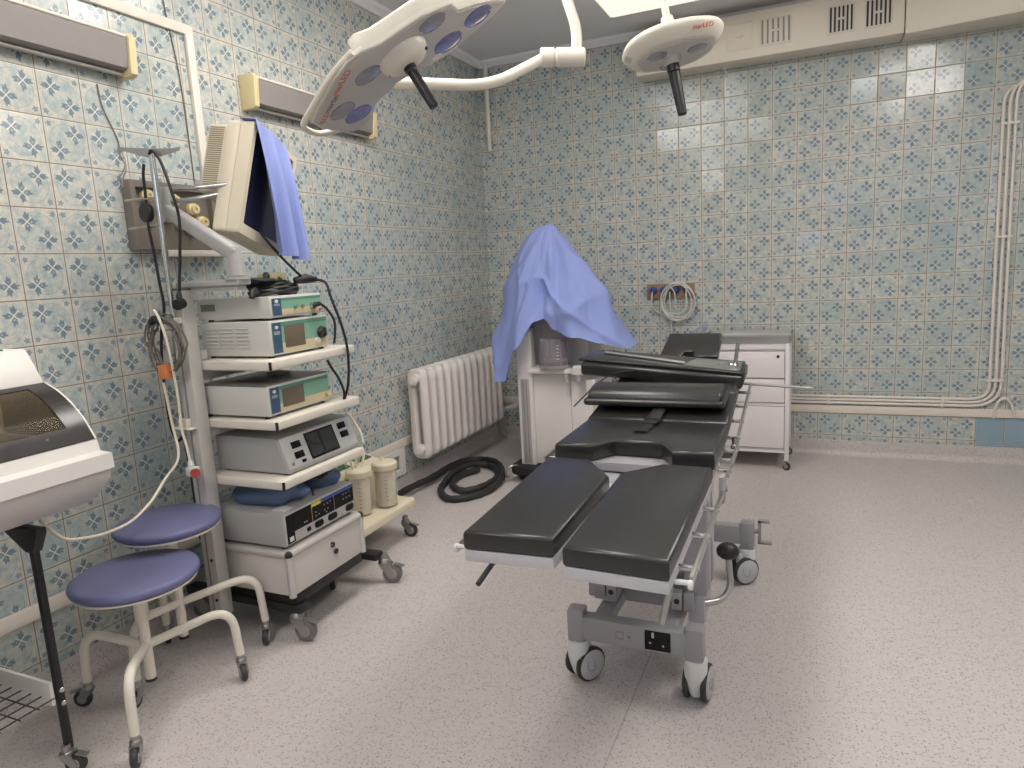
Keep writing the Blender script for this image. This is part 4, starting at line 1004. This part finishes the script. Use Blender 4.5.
# back section, raised about nine degrees
A9 = math.radians(9.2)
MBk = axes((1.81, -2.415, .757), (1, 0, 0), (0, math.cos(A9), math.sin(A9)), (0, -math.sin(A9), math.cos(A9)))
pad([(-.267, .0), (.267, -.012), (.263, .30), (-.263, .30)], -.062, .0, 'back_pad', M=MBk)
pad([(-.262, .306), (.262, .306), (.258, .69), (-.258, .69)], -.062, .004, 'back_pad', M=MBk)
MB().bb(-.25, .25, .01, .69, -.088, -.063, .003, M=MBk).build('back_plate', M_tabgrey, tb)
MH = MBk @ Matrix.Translation((0, .76, .02)) @ Matrix.Rotation(math.radians(12), 4, 'X')
hp = pad([(-.135, 0), (-.03, 0), (-.022, .05), (.018, .05), (.026, 0), (.135, 0), (.13, .24), (-.13, .24)], -.05, .0, 'head_pad', M=MH)
MB().bb(-.11, .11, .02, .22, -.064, -.05, .003, M=MH).bb(-.07, -.05, -.14, .1, -.075, -.063, M=MH).bb(.05, .07, -.14, .1, -.075, -.063, M=MH).build('head_plate', M_tabgrey, hp)
# side rails with stand-offs
def rail(p, q, name='side_rail', n=3, off=None, parent=tb):
    p, q = Vector(p), Vector(q); d = (q - p).normalized(); s_ = Vector((1, 0, 0)) if p.x > 1.8 else Vector((-1, 0, 0)); u = d.cross(s_)
    r = MB().box((p + q) / 2, (.008, (q - p).length, .024), .0015, rot=axes((0, 0, 0), (1, 0, 0), d, Vector((1, 0, 0)).cross(d))).build(name, M_steel, parent)
    for k in range(n):
        c = p.lerp(q, (k + .35) / n)
        MB().cyl(c + s_ * .008, c - s_ * .042, .007).build('standoff', M_chrome, r)
    return r
rail((2.128, -3.56, .664), (2.122, -2.97, .664), n=3)
rail((1.542, -3.54, .664), (1.512, -2.97, .664), n=3)
rail((2.122, -2.83, .685), (2.120, -2.50, .690), n=3)
rail((1.505, -2.81, .685), (1.503, -2.50, .690), n=3)
b0 = MBk @ Vector((.298, -.04, -.072)); b1 = MBk @ Vector((.294, .62, -.072)); rail(b0, b1, n=4)
b0 = MBk @ Vector((-.298, -.04, -.072)); b1 = MBk @ Vector((-.294, .62, -.072)); rail(b0, b1, n=4)
# hinges and clamp knobs at the seat joint and at the foot end
for x in (2.108, 1.518):
    MB().bb(x - .008, x + .008, -2.87, -2.82, .60, .685, .003).cyl((x - .010, -2.84, .640), (x + .014, -2.84, .640), .010).build('joint', M_tabgrey, tb)
    MB().bb(x - .010, x + .012, -2.53, -2.45, .66, .70, .004).cyl((x, -2.49, .70), (x, -2.49, .718), .010).build('joint', M_chrome, tb)
for (x, y) in ((2.118, -3.585), (1.560, -3.545)):
    s_ = 1 if x > 1.8 else -1
    MB().cyl((x - s_ * .02, y, .672), (x + s_ * .016, y, .672), .006).cyl((x + s_ * .008, y, .668), (x + s_ * .018, y, .668), .011, bev=.002).build('clamp_knob', M_capw, tb)
MB().cyl((1.655, -3.545, .652), (1.645, -3.63, .622), .0065).build('lever', M_rubber, tb)
MB().cyl((2.085, -3.57, .652), (2.07, -3.60, .575), .0075, .006, bev=.002).build('lever', M_steel, tb)
# lifting columns, base beams and cross bars
for (x0, x1) in ((1.995, 2.066), (1.712, 1.776)):
    c = MB().bb(x0, x1, -2.90, -2.72, .30, .655, .006).build('lifting_column', M_tabgrey, tb)
    MB().bb(x0 + .010, x1 - .010, -2.885, -2.735, .20, .31, .003).build('inner_tube', M_tablight, c)
    MB().bb(x1 - .001, x1 + .003, -2.87, -2.83, .31, .645, .001).bb(x1 - .001, x1 + .003, -2.79, -2.75, .31, .645, .001).build('cover_strip', M_tablight, c)
    for (a, b_) in ((x0 - .036, x0 - .002), (x0 + .002, x0 + .034)) if x0 > 1.9 else ((x0 + .034, x0 + .066), (x0 - .006, x0 + .030)):
        br = MB().bb(a, b_, -2.925, -2.895, .255, .315, .003).build('foot_bracket', M_tabgrey, c)
    hx_ = x0 - .019 if x0 > 1.9 else x0 + .05
    MB().cyl((hx_, -2.9265, .285), (hx_, -2.92, .285), .009).build('bolt_hole', M_black, br)
MB().bb(1.70, 1.995, -2.80, -2.70, .56, .65, .006).build('head_beam', M_tabgrey, tb)
MB().bb(1.72, 1.775, -3.0, -2.10, .19, .232, .004).build('base_beam', M_tabgrey, tb)
MB().bb(1.935, 1.99, -3.0, -2.10, .19, .232, .004).build('base_beam', M_tabgrey, tb)
MB().bb(1.64, 2.05, -2.79, -2.70, .19, .30, .006).build('centre_block', M_tabgrey, tb)
cb = MB().bb(1.67, 2.04, -3.025, -2.975, .156, .235, .006).build('front_bar', M_tabgrey, tb)
MB().bb(1.895, 1.975, -3.0275, -3.024, .164, .228, .002).build('socket_panel', M_screen, cb)
for (x, z) in ((1.913, .19), (1.953, .185)): MB().cyl((x, -3.031, z), (x, -3.027, z), .0035).build('screw', M_chrome, cb)
MB().bb(1.918, 1.926, -3.034, -3.027, .208, .226, .001).build('socket_catch', M_chrome, cb)
MB().ring_prism(rect_poly(.026, .026, .004), rect_poly(.020, .020, .004), 0, .001, axes((1.815, -3.0252, .195), (1, 0, 0), (0, 0, 1), (0, -1, 0))).build('mark', M_grey, cb)
MB().cyl((1.845, -3.027, .193), (1.845, -3.024, .193), .005).build('screw', M_grey, cb)
MB().bb(1.70, 2.12, -2.125, -2.075, .166, .245, .006).build('rear_bar', M_tabgrey, tb)
def hooded_caster(x, y, a, post_top, tr=1):
    """twin wheel caster with a white hood; a = heading of the wheel axle"""
    ax = Vector((math.cos(a), math.sin(a), 0)); d = Vector((-ax.y, ax.x, 0)); r = .058
    MB().bb(x - .027, x + .027, y - .028, y + .028, .146, post_top, .006).build('leg_post', M_tabgrey, tb)
    MB().cyl((x, y - .0285, .168), (x, y - .027, .168), .008).build('bolt', M_zinc, tb)
    c = Vector((x, y, r)) + d * .026 * tr
    h = MB().lathe([(0, .022), (.016, .024), (.021, .034), (.029, .062), (.035, .09), (.036, .142), (.033, .147), (0, .147)], 28, Matrix.Translation((x, y, 0)))
    h.prism([(0, .14), (.045, .125), (.05, .09), (.03, .05), (0, .035)], -.014, .014, axes((x, y, 0), d * tr, (0, 0, 1), ax * tr), .004)
    hd = h.build('caster_hood', M_capw, tb, 50)
    for s_ in (-1, 1):
        o_ = c + ax * s_ * .028
        w = MB().lathe([(0, -.009), (r * .9, -.009), (r, -.005), (r, .005), (r * .9, .009), (0, .009)], 32, axes(o_, d, (0, 0, 1), ax)).build('wheel', M_tread, hd)
        fc = MB().lathe([(0, .009), (r * .86, .009), (r * .86, .0102), (r * .8, .0125), (0, .013)], 32, axes(o_, d, (0, 0, 1), ax) if s_ > 0 else axes(o_, d, (0, 0, -1), -ax)).build('disc', M_tablight, w)
        Mf = axes(o_ + ax * s_ * .0132, d, (0, 0, 1), ax * s_) if s_ > 0 else axes(o_ + ax * s_ * .0132, -d, (0, 0, 1), ax * s_)
        MB().tube([Mf @ Vector(q) for q in fillet([(-.022, .020, 0), (-.022, -.012, 0), (.008, -.022, 0), (.008, .012, 0)], .012)], .0012, 6).build('disc_groove', M_grey, fc)
    return h
hooded_caster(1.668, -3.0, -.55, .256); hooded_caster(2.045, -3.0, -.10, .252)
hooded_caster(2.118, -2.10, -.85, .262, -1); hooded_caster(1.69, -2.10, -.3, .262)
bp = MB().cyl((2.135, -2.10, .222), (2.165, -2.10, .222), .010).build('brake_shaft', M_zinc, tb)
MB().prism([(-.012, -.05), (.012, -.05), (.012, -.03), (.004, -.024), (.004, .024), (.012, .03), (.012, .05), (-.012, .05)], 0, .012, axes((2.160, -2.10, .222), (0, 1, 0), (0, 0, 1), (1, 0, 0))).bb(2.160, 2.215, -2.112, -2.088, .170, .182, .002).bb(2.160, 2.205, -2.112, -2.088, .262, .274, .002).build('brake_pedal', M_tabgrey, bp)
lv = MB().tube(fillet([(2.05, -2.87, .262), (2.105, -2.83, .262), (2.128, -2.80, .30), (2.118, -2.79, .40)], .05, 8), .0105, 12).build('height_lever', M_steel, tb)
MB().sphere((2.117, -2.79, .415), .033, (1.1, 1, .85)).build('lever_knob', M_black, lv)
# rod stuck through the rail clamp at the head end
rodp = MBk @ Vector((.30, .66, -.05))
o = MB().cyl((2.06, -1.765, .786), (2.352, -1.76, .768), .0065).build('table_rod', M_steel, tb)
# ---- loose bolster on the back section
bo = thing('bolster', 'long black bolster cushion with a flat base lying across the table back section', 'cushion', (1.78, -2.25, .80))
MT = axes((1.782, -2.262, .798), (1, .012, 0), (-.012, 1, .06), (0, -.06, 1))
ba = MB().prism(rect_poly(.550, .215, .02), .0, .026, MT, .010, 3).build('base', M_pad, bo, 50)
prof_b = [(-.088 + .006 * (k in (0, 8)), 0) for k in ()]
pr = []
for k in range(13):
    a = PI * k / 12; pr.append((-.092 * math.cos(a) * (1 if abs(math.cos(a)) < .95 else 1), .022 + .044 * math.sin(a) ** .7))
MB().prism(pr, -.258, .262, MT @ axes((0, 0, 0), (0, 1, 0), (0, 0, 1), (1, 0, 0)), .010, 3).build('roll', M_pad, ba, 50)
# ---- loose arm board with its pad and metal plate on top
ab = thing('arm_board', 'black padded arm board with metal clamp plate lying on the table head end', 'arm board', (1.72, -1.85, .83))
ex_ = (Vector((2.087, -2.0, .843)) - Vector((1.379, -2.0, .897))).normalized(); ey_ = Vector((.02, math.cos(.10), math.sin(.10))); ey_ = (ey_ - ex_ * ey_.dot(ex_)).normalized(); ez_ = ex_.cross(ey_)
MA = axes(Vector((1.379, -2.0, .864)), ex_, ey_, ez_)
MB().prism([(.012, .0), (.70, .0), (.71, .01), (.71, .225), (.70, .235), (.012, .235), (.002, .22), (.002, .012)], -.012, .046, MA, .014, 4).build('pad', M_pad, ab, 50)
plt = MB().prism([(-.018, .035), (.70, .012), (.715, .03), (.70, .21), (.05, .225), (.012, .215)], .047, .060, MA, .004, 3).build('board', M_pad, ab)
MB().tube([MA @ Vector((.075, .155, .066)), MA @ Vector((.46, .075, .066))], .008, 8).build('sliding_bar', M_steel, plt)
mp = MB().prism([(.455, .045), (.685, .02), (.695, .03), (.69, .17), (.49, .175)], .060, .067, MA, .002).build('clamp_plate', M_steel, plt)
MB().cyl(MA @ Vector((.66, .10, .066)), MA @ Vector((.66, .10, .076)), .022, bev=.003).cyl(MA @ Vector((.61, .10, .066)), MA @ Vector((.61, .10, .073)), .014).build('washer', M_chrome, mp)
pb = MA @ Vector((.665, .125, .067)); MB().cyl(pb, pb + Vector((.012, 0, .098)), .0085, bev=.001).cyl(pb + Vector((.012, 0, .096)), pb + Vector((.0125, 0, .104)), .011).build('post', M_chrome, mp)
MB().tube(smooth_path([MA @ Vector((.26, .0, .035)), MA @ Vector((.17, -.02, .02)), MA @ Vector((.09, -.03, -.035)), MA @ Vector((.04, -.05, -.09)), MA @ Vector((-.005, -.07, -.14))]), .006, 8, flat=(.010, .003)).build('strap', M_black, ab)
# ------------------------------------------------------------------ suction pump trolley
M_pump = mat('pump_ivory', (226, 216, 190), .42, var=.02)
M_pgreen = mat('pump_green_label', (48, 100, 76), .45)
M_jar = glass('jar_clear', (250, 248, 244), .12, .08)
M_jarin = mat('jar_liner_milky', (244, 240, 230), .55)
sx0, sx1, sy0, sy1, sz = .10, .475, -2.78, -2.035, .205
t = thing('suction_pump', 'ivory suction pump trolley with two lidded jars behind the equipment trolley', 'suction pump', (.29, -2.4, 0))
dk = MB().prism([(x + (sx0 + sx1) / 2, y + (sy0 + sy1) / 2) for x, y in rect_poly(sx1 - sx0, sy1 - sy0, .03)], sz - .042, sz, None, .008, 3).build('deck', M_pump, t)
bd = MB().prism([(.105, sz), (.285, sz), (.285, .385), (.268, .402), (.122, .442), (.105, .442)], 2.04, 2.74, axes((0, 0, 0), (1, 0, 0), (0, 0, 1), (0, -1, 0)), .008, 3).build('housing', M_pump, t)
dz = Vector((.146, 0, -.04)).normalized()
for (a, b_) in ((-2.50, -2.24), (-2.18, -2.06)):
    lb = MB().prism([(0, a), (.10, a), (.10, b_), (0, b_)], 0, .0015, axes((.135, 0, .4390), dz, (0, 1, 0), dz.cross(Vector((0, 1, 0))))).build('label', M_pgreen, bd)
    for k in range(3): MB().prism([(.03 + .012 * k, a + .03), (.036 + .012 * k, a + .03), (.036 + .012 * k, a + .03 + .05 - .012 * k), (.03 + .012 * k, a + .03 + .05 - .012 * k)], .0015, .002, axes((.135, 0, .4390), dz, (0, 1, 0), dz.cross(Vector((0, 1, 0))))).build('print_line', M_lightpaint, lb)
for (x, y) in ((.345, -2.335), (.40, -2.195)):
    j = MB().lathe([(0, .004), (.050, .004), (.054, .01), (.058, .205), (.055, .205), (.051, .012), (0, .008)], 32, Matrix.Translation((x, y, sz))).build('jar', M_jar, t)
    MB().lathe([(0, .012), (.046, .012), (.050, .198), (.048, .198), (.044, .016), (0, .014)], 28, Matrix.Translation((x, y, sz))).build('liner', M_jarin, j)
    MB().lathe([(0, .196), (.062, .196), (.064, .20), (.064, .225), (.058, .232), (.02, .236), (0, .236)], 32, Matrix.Translation((x, y, sz))).build('lid', M_pump, j)
    for k in range(7): MB().bb(x + .03 - .001, x + .03 + .016, y - .0525, y - .0505, sz + .05 + .02 * k, sz + .0525 + .02 * k).build('scale_mark', M_grey, j)
    MB().cyl((x - .01, y, sz + .234), (x - .01, y, sz + .255), .008).build('nozzle', M_pump, j)
MB().tube(smooth_path([(.335, -2.335, .455), (.335, -2.335, .50), (.30, -2.32, .53), (.25, -2.29, .49), (.22, -2.27, .415)]), .006, 8).build('tube', M_pump, t)
MB().tube(smooth_path([(.355, -2.32, .44), (.36, -2.30, .50), (.33, -2.27, .525), (.29, -2.23, .49), (.24, -2.2, .41)]), .006, 8).build('tube', M_pump, t)
MB().tube(smooth_path([(.335, -2.36, .44), (.33, -2.375, .49), (.29, -2.37, .515), (.25, -2.36, .47), (.22, -2.35, .415)]), .006, 8).build('tube', M_pump, t)
for (x, y, a) in ((.445, -2.072, .2), (.43, -2.70, 2.2), (.14, -2.08, 1.), (.14, -2.70, 2.)):
    caster(t, (x, y), a, .036, .022, .10, mat('caster_fork_grey', (138, 136, 134), .4, .3), M_wheel, M_wheelc, True)

# ------------------------------------------------------------------ black hose on the floor
p = [(.085, -2.0, .05), (.085, -1.75, .05), (.085, -1.5, .05), (0.114, -1.255, 0.05), (0.087, -1.001, 0.04), (0.107, -0.809, 0.03), (0.208, -0.744, 0.03), (0.35, -0.822, 0.045), (0.469, -0.973, 0.045), (0.541, -1.147, 0.03), (0.544, -1.354, 0.022), (0.475, -1.5, 0.022), (0.379, -1.541, 0.022), (0.275, -1.448, 0.022), (0.211, -1.305, 0.022), (0.179, -1.088, 0.04), (0.218, -0.924, 0.045), (0.316, -0.861, 0.028), (0.421, -0.944, 0.024), (0.491, -1.102, 0.024), (0.482, -1.278, 0.024), (0.412, -1.39, 0.024), (0.314, -1.348, 0.024), (0.241, -1.226, 0.024), (0.238, -1.08, 0.024), (0.291, -0.96, 0.024)]
hs_ = smooth_path(p, 5)
rs_ = [.0215 + .0016 * math.sin(i * 2.2) for i in range(len(hs_))]
o = MB().tube(hs_, rs_, 12).build('floor_hose', M_rubber, None, 70)
tag(centre(o), 'thick black hose coiled on the floor in front of the radiator', 'hose')

# ------------------------------------------------------------------ anaesthesia machine under its drape
M_mach = mat('machine_white', (222, 217, 214), .4, var=.015, scale=8)
M_rail2 = mat('machine_rail_grey', (176, 172, 172), .35, .3)
M_bell = glass('absorber_clear', (226, 220, 226), .24, .05)
t = thing('anaesthesia_machine', 'white wheeled anaesthesia machine standing under the blue drape', 'medical machine', (.87, -.8, 0))
x0, x1, y0, y1 = .645, 1.125, -1.0, -.55
CXX, CYY = .833, -.83
MB().prism([(x - .0 + .885, y - .80) for x, y in rect_poly(.60, .62, .06)], .055, .11, None, .010, 3).build('base', M_black, t)
bd = MB().bb(x0 + .035, x1, y0, y1, .11, .695, .008).build('cabinet', M_mach, t)
MB().bb(x0 + .34, x0 + .3425, y0 - .001, y0 + .01, .12, .68).build('door_gap', M_grey, bd)
cl = MB().bb(x0, x0 + .10, y0 - .035, y0 + .05, .09, .98, .006).build('column', M_mach, t)
MB().bb(x0 + .022, x0 + .078, y0 - .040, y0 - .034, .12, .665, .001).build('rail', M_rail2, cl)
for k in (0, 1): MB().bb(x0 + .036 + .022 * k, x0 + .042 + .022 * k, y0 - .0425, y0 - .039, .13, .655).build('rail_slot', M_grey, cl)
wt = MB().prism([(.735, -1.06), (1.17, -1.06), (1.19, -1.03), (1.19, -.55), (.735, -.55)], .700, .735, None, .008, 3).build('worktop', M_mach, t)
MB().bb(x0 + .04, x1 - .06, -.86, -.60, .735, 1.20, .01).build('tower', M_mach, t)
MB().bb(.76, .94, -.90, -.74, 1.20, 1.44, .012).cyl((CXX, CYY, 1.44), (CXX, CYY, 1.60), .012).build('display_box', M_mach, t)
MB().bb(x0 + .105, x0 + .108, -.862, -.855, .90, 1.05).build('panel_gap', M_grey, t)
# absorber canister on the worktop
MC = Matrix.Translation((.895, -1.02, .735)) @ Matrix.Diagonal((1.28, 1.1, 1, 1))
MB().lathe([(0, 0), (.075, 0), (.078, .006), (.078, .018), (.0, .018)], 28, MC).build('canister_base', M_rail2, wt)
MB().lathe([(.058, .018), (.058, .042), (.0, .042)], 28, MC).build('absorbent', M_black, wt)
MB().lathe([(0, .042), (.060, .042), (.062, .052), (0, .056)], 28, MC).build('disc', M_mach, wt)
MB().lathe([(.070, .018), (.070, .175), (.066, .18), (0, .182), (0, .178), (.064, .176), (.067, .172), (.067, .018)], 32, MC, cap=False).build('canister', M_bell, wt)
for k in range(5): MB().bb(.935, .951, -1.092, -1.087, .795 + .02 * k, .803 + .02 * k).build('scale_mark', M_lightpaint, wt)
for a in (.6, 2.2, 3.9, 5.5): MB().cyl((.895 + .082 * math.cos(a), -1.02 + .070 * math.sin(a), .75), (.895 + .082 * math.cos(a), -1.02 + .070 * math.sin(a), .912), .004).build('rod', M_rail2, wt)
# valve block right of the canister, lower side fittings
vb = MB().bb(1.03, 1.13, -1.09, -.98, .70, .755, .008).build('valve_block', M_mach, t)
for x in (.985, 1.06): MB().cyl((x, -1.07, .66), (x, -1.07, .70), .018).build('port', M_rail2, vb)
MB().cyl((1.12, -1.05, .735), (1.17, -1.05, .735), .02, bev=.003).build('port', M_mach, vb)
MB().bb(1.10, 1.155, -1.05, -.98, .60, .665, .006).build('side_box', M_mach, t)
for (x, y, a) in ((.635, -1.02, 2.6), (1.13, -1.02, .4), (.64, -.58, 2.0), (1.13, -.58, 1.)):
    caster(t, (x, y), a, .026, .02, .06, M_black, M_wheel, M_rubber, False)
MB().tube(fillet([(.575, -1.10, .03), (.560, -1.12, .075), (.60, -1.10, .115), (.64, -1.06, .10)], .03), .008, 8).build('push_bar', M_zinc, t)
# ---- drape
CX, CY, ZT = .845, -.83, 1.612
ctrl = [(-180, .30, .86, .7), (-140, .34, .86, .62), (-108, .37, .88, .5), (-85, .425, .84, .46), (-66, .435, .73, .48), (-50, .415, .66, .54), (-38, .385, .675, .58), (-22, .335, .86, .62), (-7, .29, 1.02, .66), (4, .29, 1.045, .66), (18, .32, .985, .70), (34, .39, .925, .74), (52, .47, .895, .80), (72, .53, .865, .84), (95, .525, .85, .86), (125, .44, .84, .8), (155, .36, .85, .75), (180, .30, .86, .7)]
def ci(th, k):
    for a, b_ in zip(ctrl, ctrl[1:]):
        if a[0] <= th <= b_[0]:
            t_ = (th - a[0]) / (b_[0] - a[0]); t_ = t_ * t_ * (3 - 2 * t_); return a[k] + (b_[k] - a[k]) * t_
NA, NV = 180, 60; rows = []
for j in range(NV + 1):
    v = j / NV; row = []
    for i in range(NA + 1):
        th = -180 + 360 * i / NA; a = math.radians(th)
        rh, zh, ex = ci(th, 1), ci(th, 2), ci(th, 3)
        r = .012 + rh * (v ** ex)
        tri = lambda q: abs((q / PI) % 2 - 1) * 2 - 1
        fold = .030 * tri(a * 4 + .6 + v * 1.7) + .024 * tri(a * 7 - 1.1 - v * 2.6) + .012 * tri(a * 13 + v * 5)
        crease = .045 * max(0, tri(v * 6.5 + a * 2.2)) ** 2 * (.4 + .6 * abs(math.sin(a * 1.7))) + .03 * max(0, tri(v * 9 - a * 3.1 + 1)) ** 3
        r += (fold + crease - .022) * min(1, v * 1.6) * 1.15
        z = ZT - (ZT - zh) * v + .012 * math.sin(a * 7 + v * 3) * v
        row.append((CX + r * math.sin(a) - .012 * (1 - v), CY - r * math.cos(a), z))
    rows.append(row)
m_ = MB().quadgrid(rows)
bmesh.ops.remove_doubles(m_.b, verts=m_.b.verts[:], dist=1e-4)
bmesh.ops.recalc_face_normals(m_.b, faces=m_.b.faces[:])
bmesh.ops.solidify(m_.b, geom=m_.b.faces[:], thickness=.002)
o = m_.build('drape', M_drape, None, 60)
tag(centre(o), 'large light blue cloth draped over the machine in the corner', 'drape')

# ------------------------------------------------------------------ white cabinet on casters by the back wall
M_cabin = mat('cabinet_enamel', (226, 220, 220), .35, var=.012, scale=6)
t = thing('drawer_cabinet', 'white metal drawer cabinet on casters with a steel tray top, right of the table', 'cabinet', (1.95, -.26, 0))
x0, x1, y0, y1 = 1.695, 2.222, -.455, -.06
bd = MB().bb(x0 + .02, x1 - .02, y0 + .012, y1, .13, .80, .003).build('body', M_cabin, t)
for x in (x0, x1 - .026):
    for y in (y0, y1 - .026): MB().bb(x, x + .026, y, y + .026, .062, .812, .003).build('leg', M_cabin, t)
for (a, b_) in ((.112, .128), (.77, .812)): MB().bb(x0 + .02, x1 - .02, y0 + .001, y0 + .02, a, b_, .002).build('cross_rail', M_cabin, t)
for (z0, z1, n_, k_) in ((.592, .757, 'drawer', (2.155, .728)), (.436, .582, 'drawer', None), (.142, .408, 'door', None)):
    d = MB().bb(x0 + .030, x1 - .030, y0 + .002, y0 + .018, z0, z1, .003).build(n_, M_cabin, t)
    MB().bb(x0 + .027, x1 - .027, y0 + .008, y0 + .0125, z0 - .004, z1 + .004).build('gap', M_grey, d)
    if k_: MB().cyl((k_[0], y0 + .002, k_[1]), (k_[0], y0 - .006, k_[1]), .009, bev=.002).build('lock', M_black, d)
tr = MB().bb(x0 - .005, x1 + .008, y0 - .008, y1 + .02, .812, .820, .002)
tr.build('top', M_steel, t)
rim = MB()
W = x1 - x0 + .02; D = y1 - y0 + .03
rim.ring_prism([(x + (x0 + x1) / 2, y + (y0 + y1) / 2 + .005) for x, y in rect_poly(W, D, .02)], [(x + (x0 + x1) / 2, y + (y0 + y1) / 2 + .005) for x, y in rect_poly(W - .012, D - .012, .016)], .820, .852)
rim.build('tray_rim', M_steel, t)
for (x, y, a) in ((x1 - .013, y0 + .013, -.4), (x0 + .013, y0 + .013, 1.), (x1 - .013, y1 - .013, .5), (x0 + .013, y1 - .013, 2.)):
    caster(t, (x, y), a, .025, .018, .066, M_zinc, M_wheel, M_wheelc, False)
# clear film hanging over the cabinet's left corner
rows = [[(1.60 + .10 * i / 8 + .01 * math.sin(j), -.30 + .05 * math.sin(i * .9 + j * .6), .868 + .07 * (i / 8) - .022 * j) for i in range(9)] for j in range(5)]
o = MB().quadgrid(rows, .001).build('plastic_film', glass('film_clear', (240, 242, 250), .22, .2), None, 60)
tag(centre(o), 'crumpled clear plastic film at the left end of the steel tray', 'plastic film')
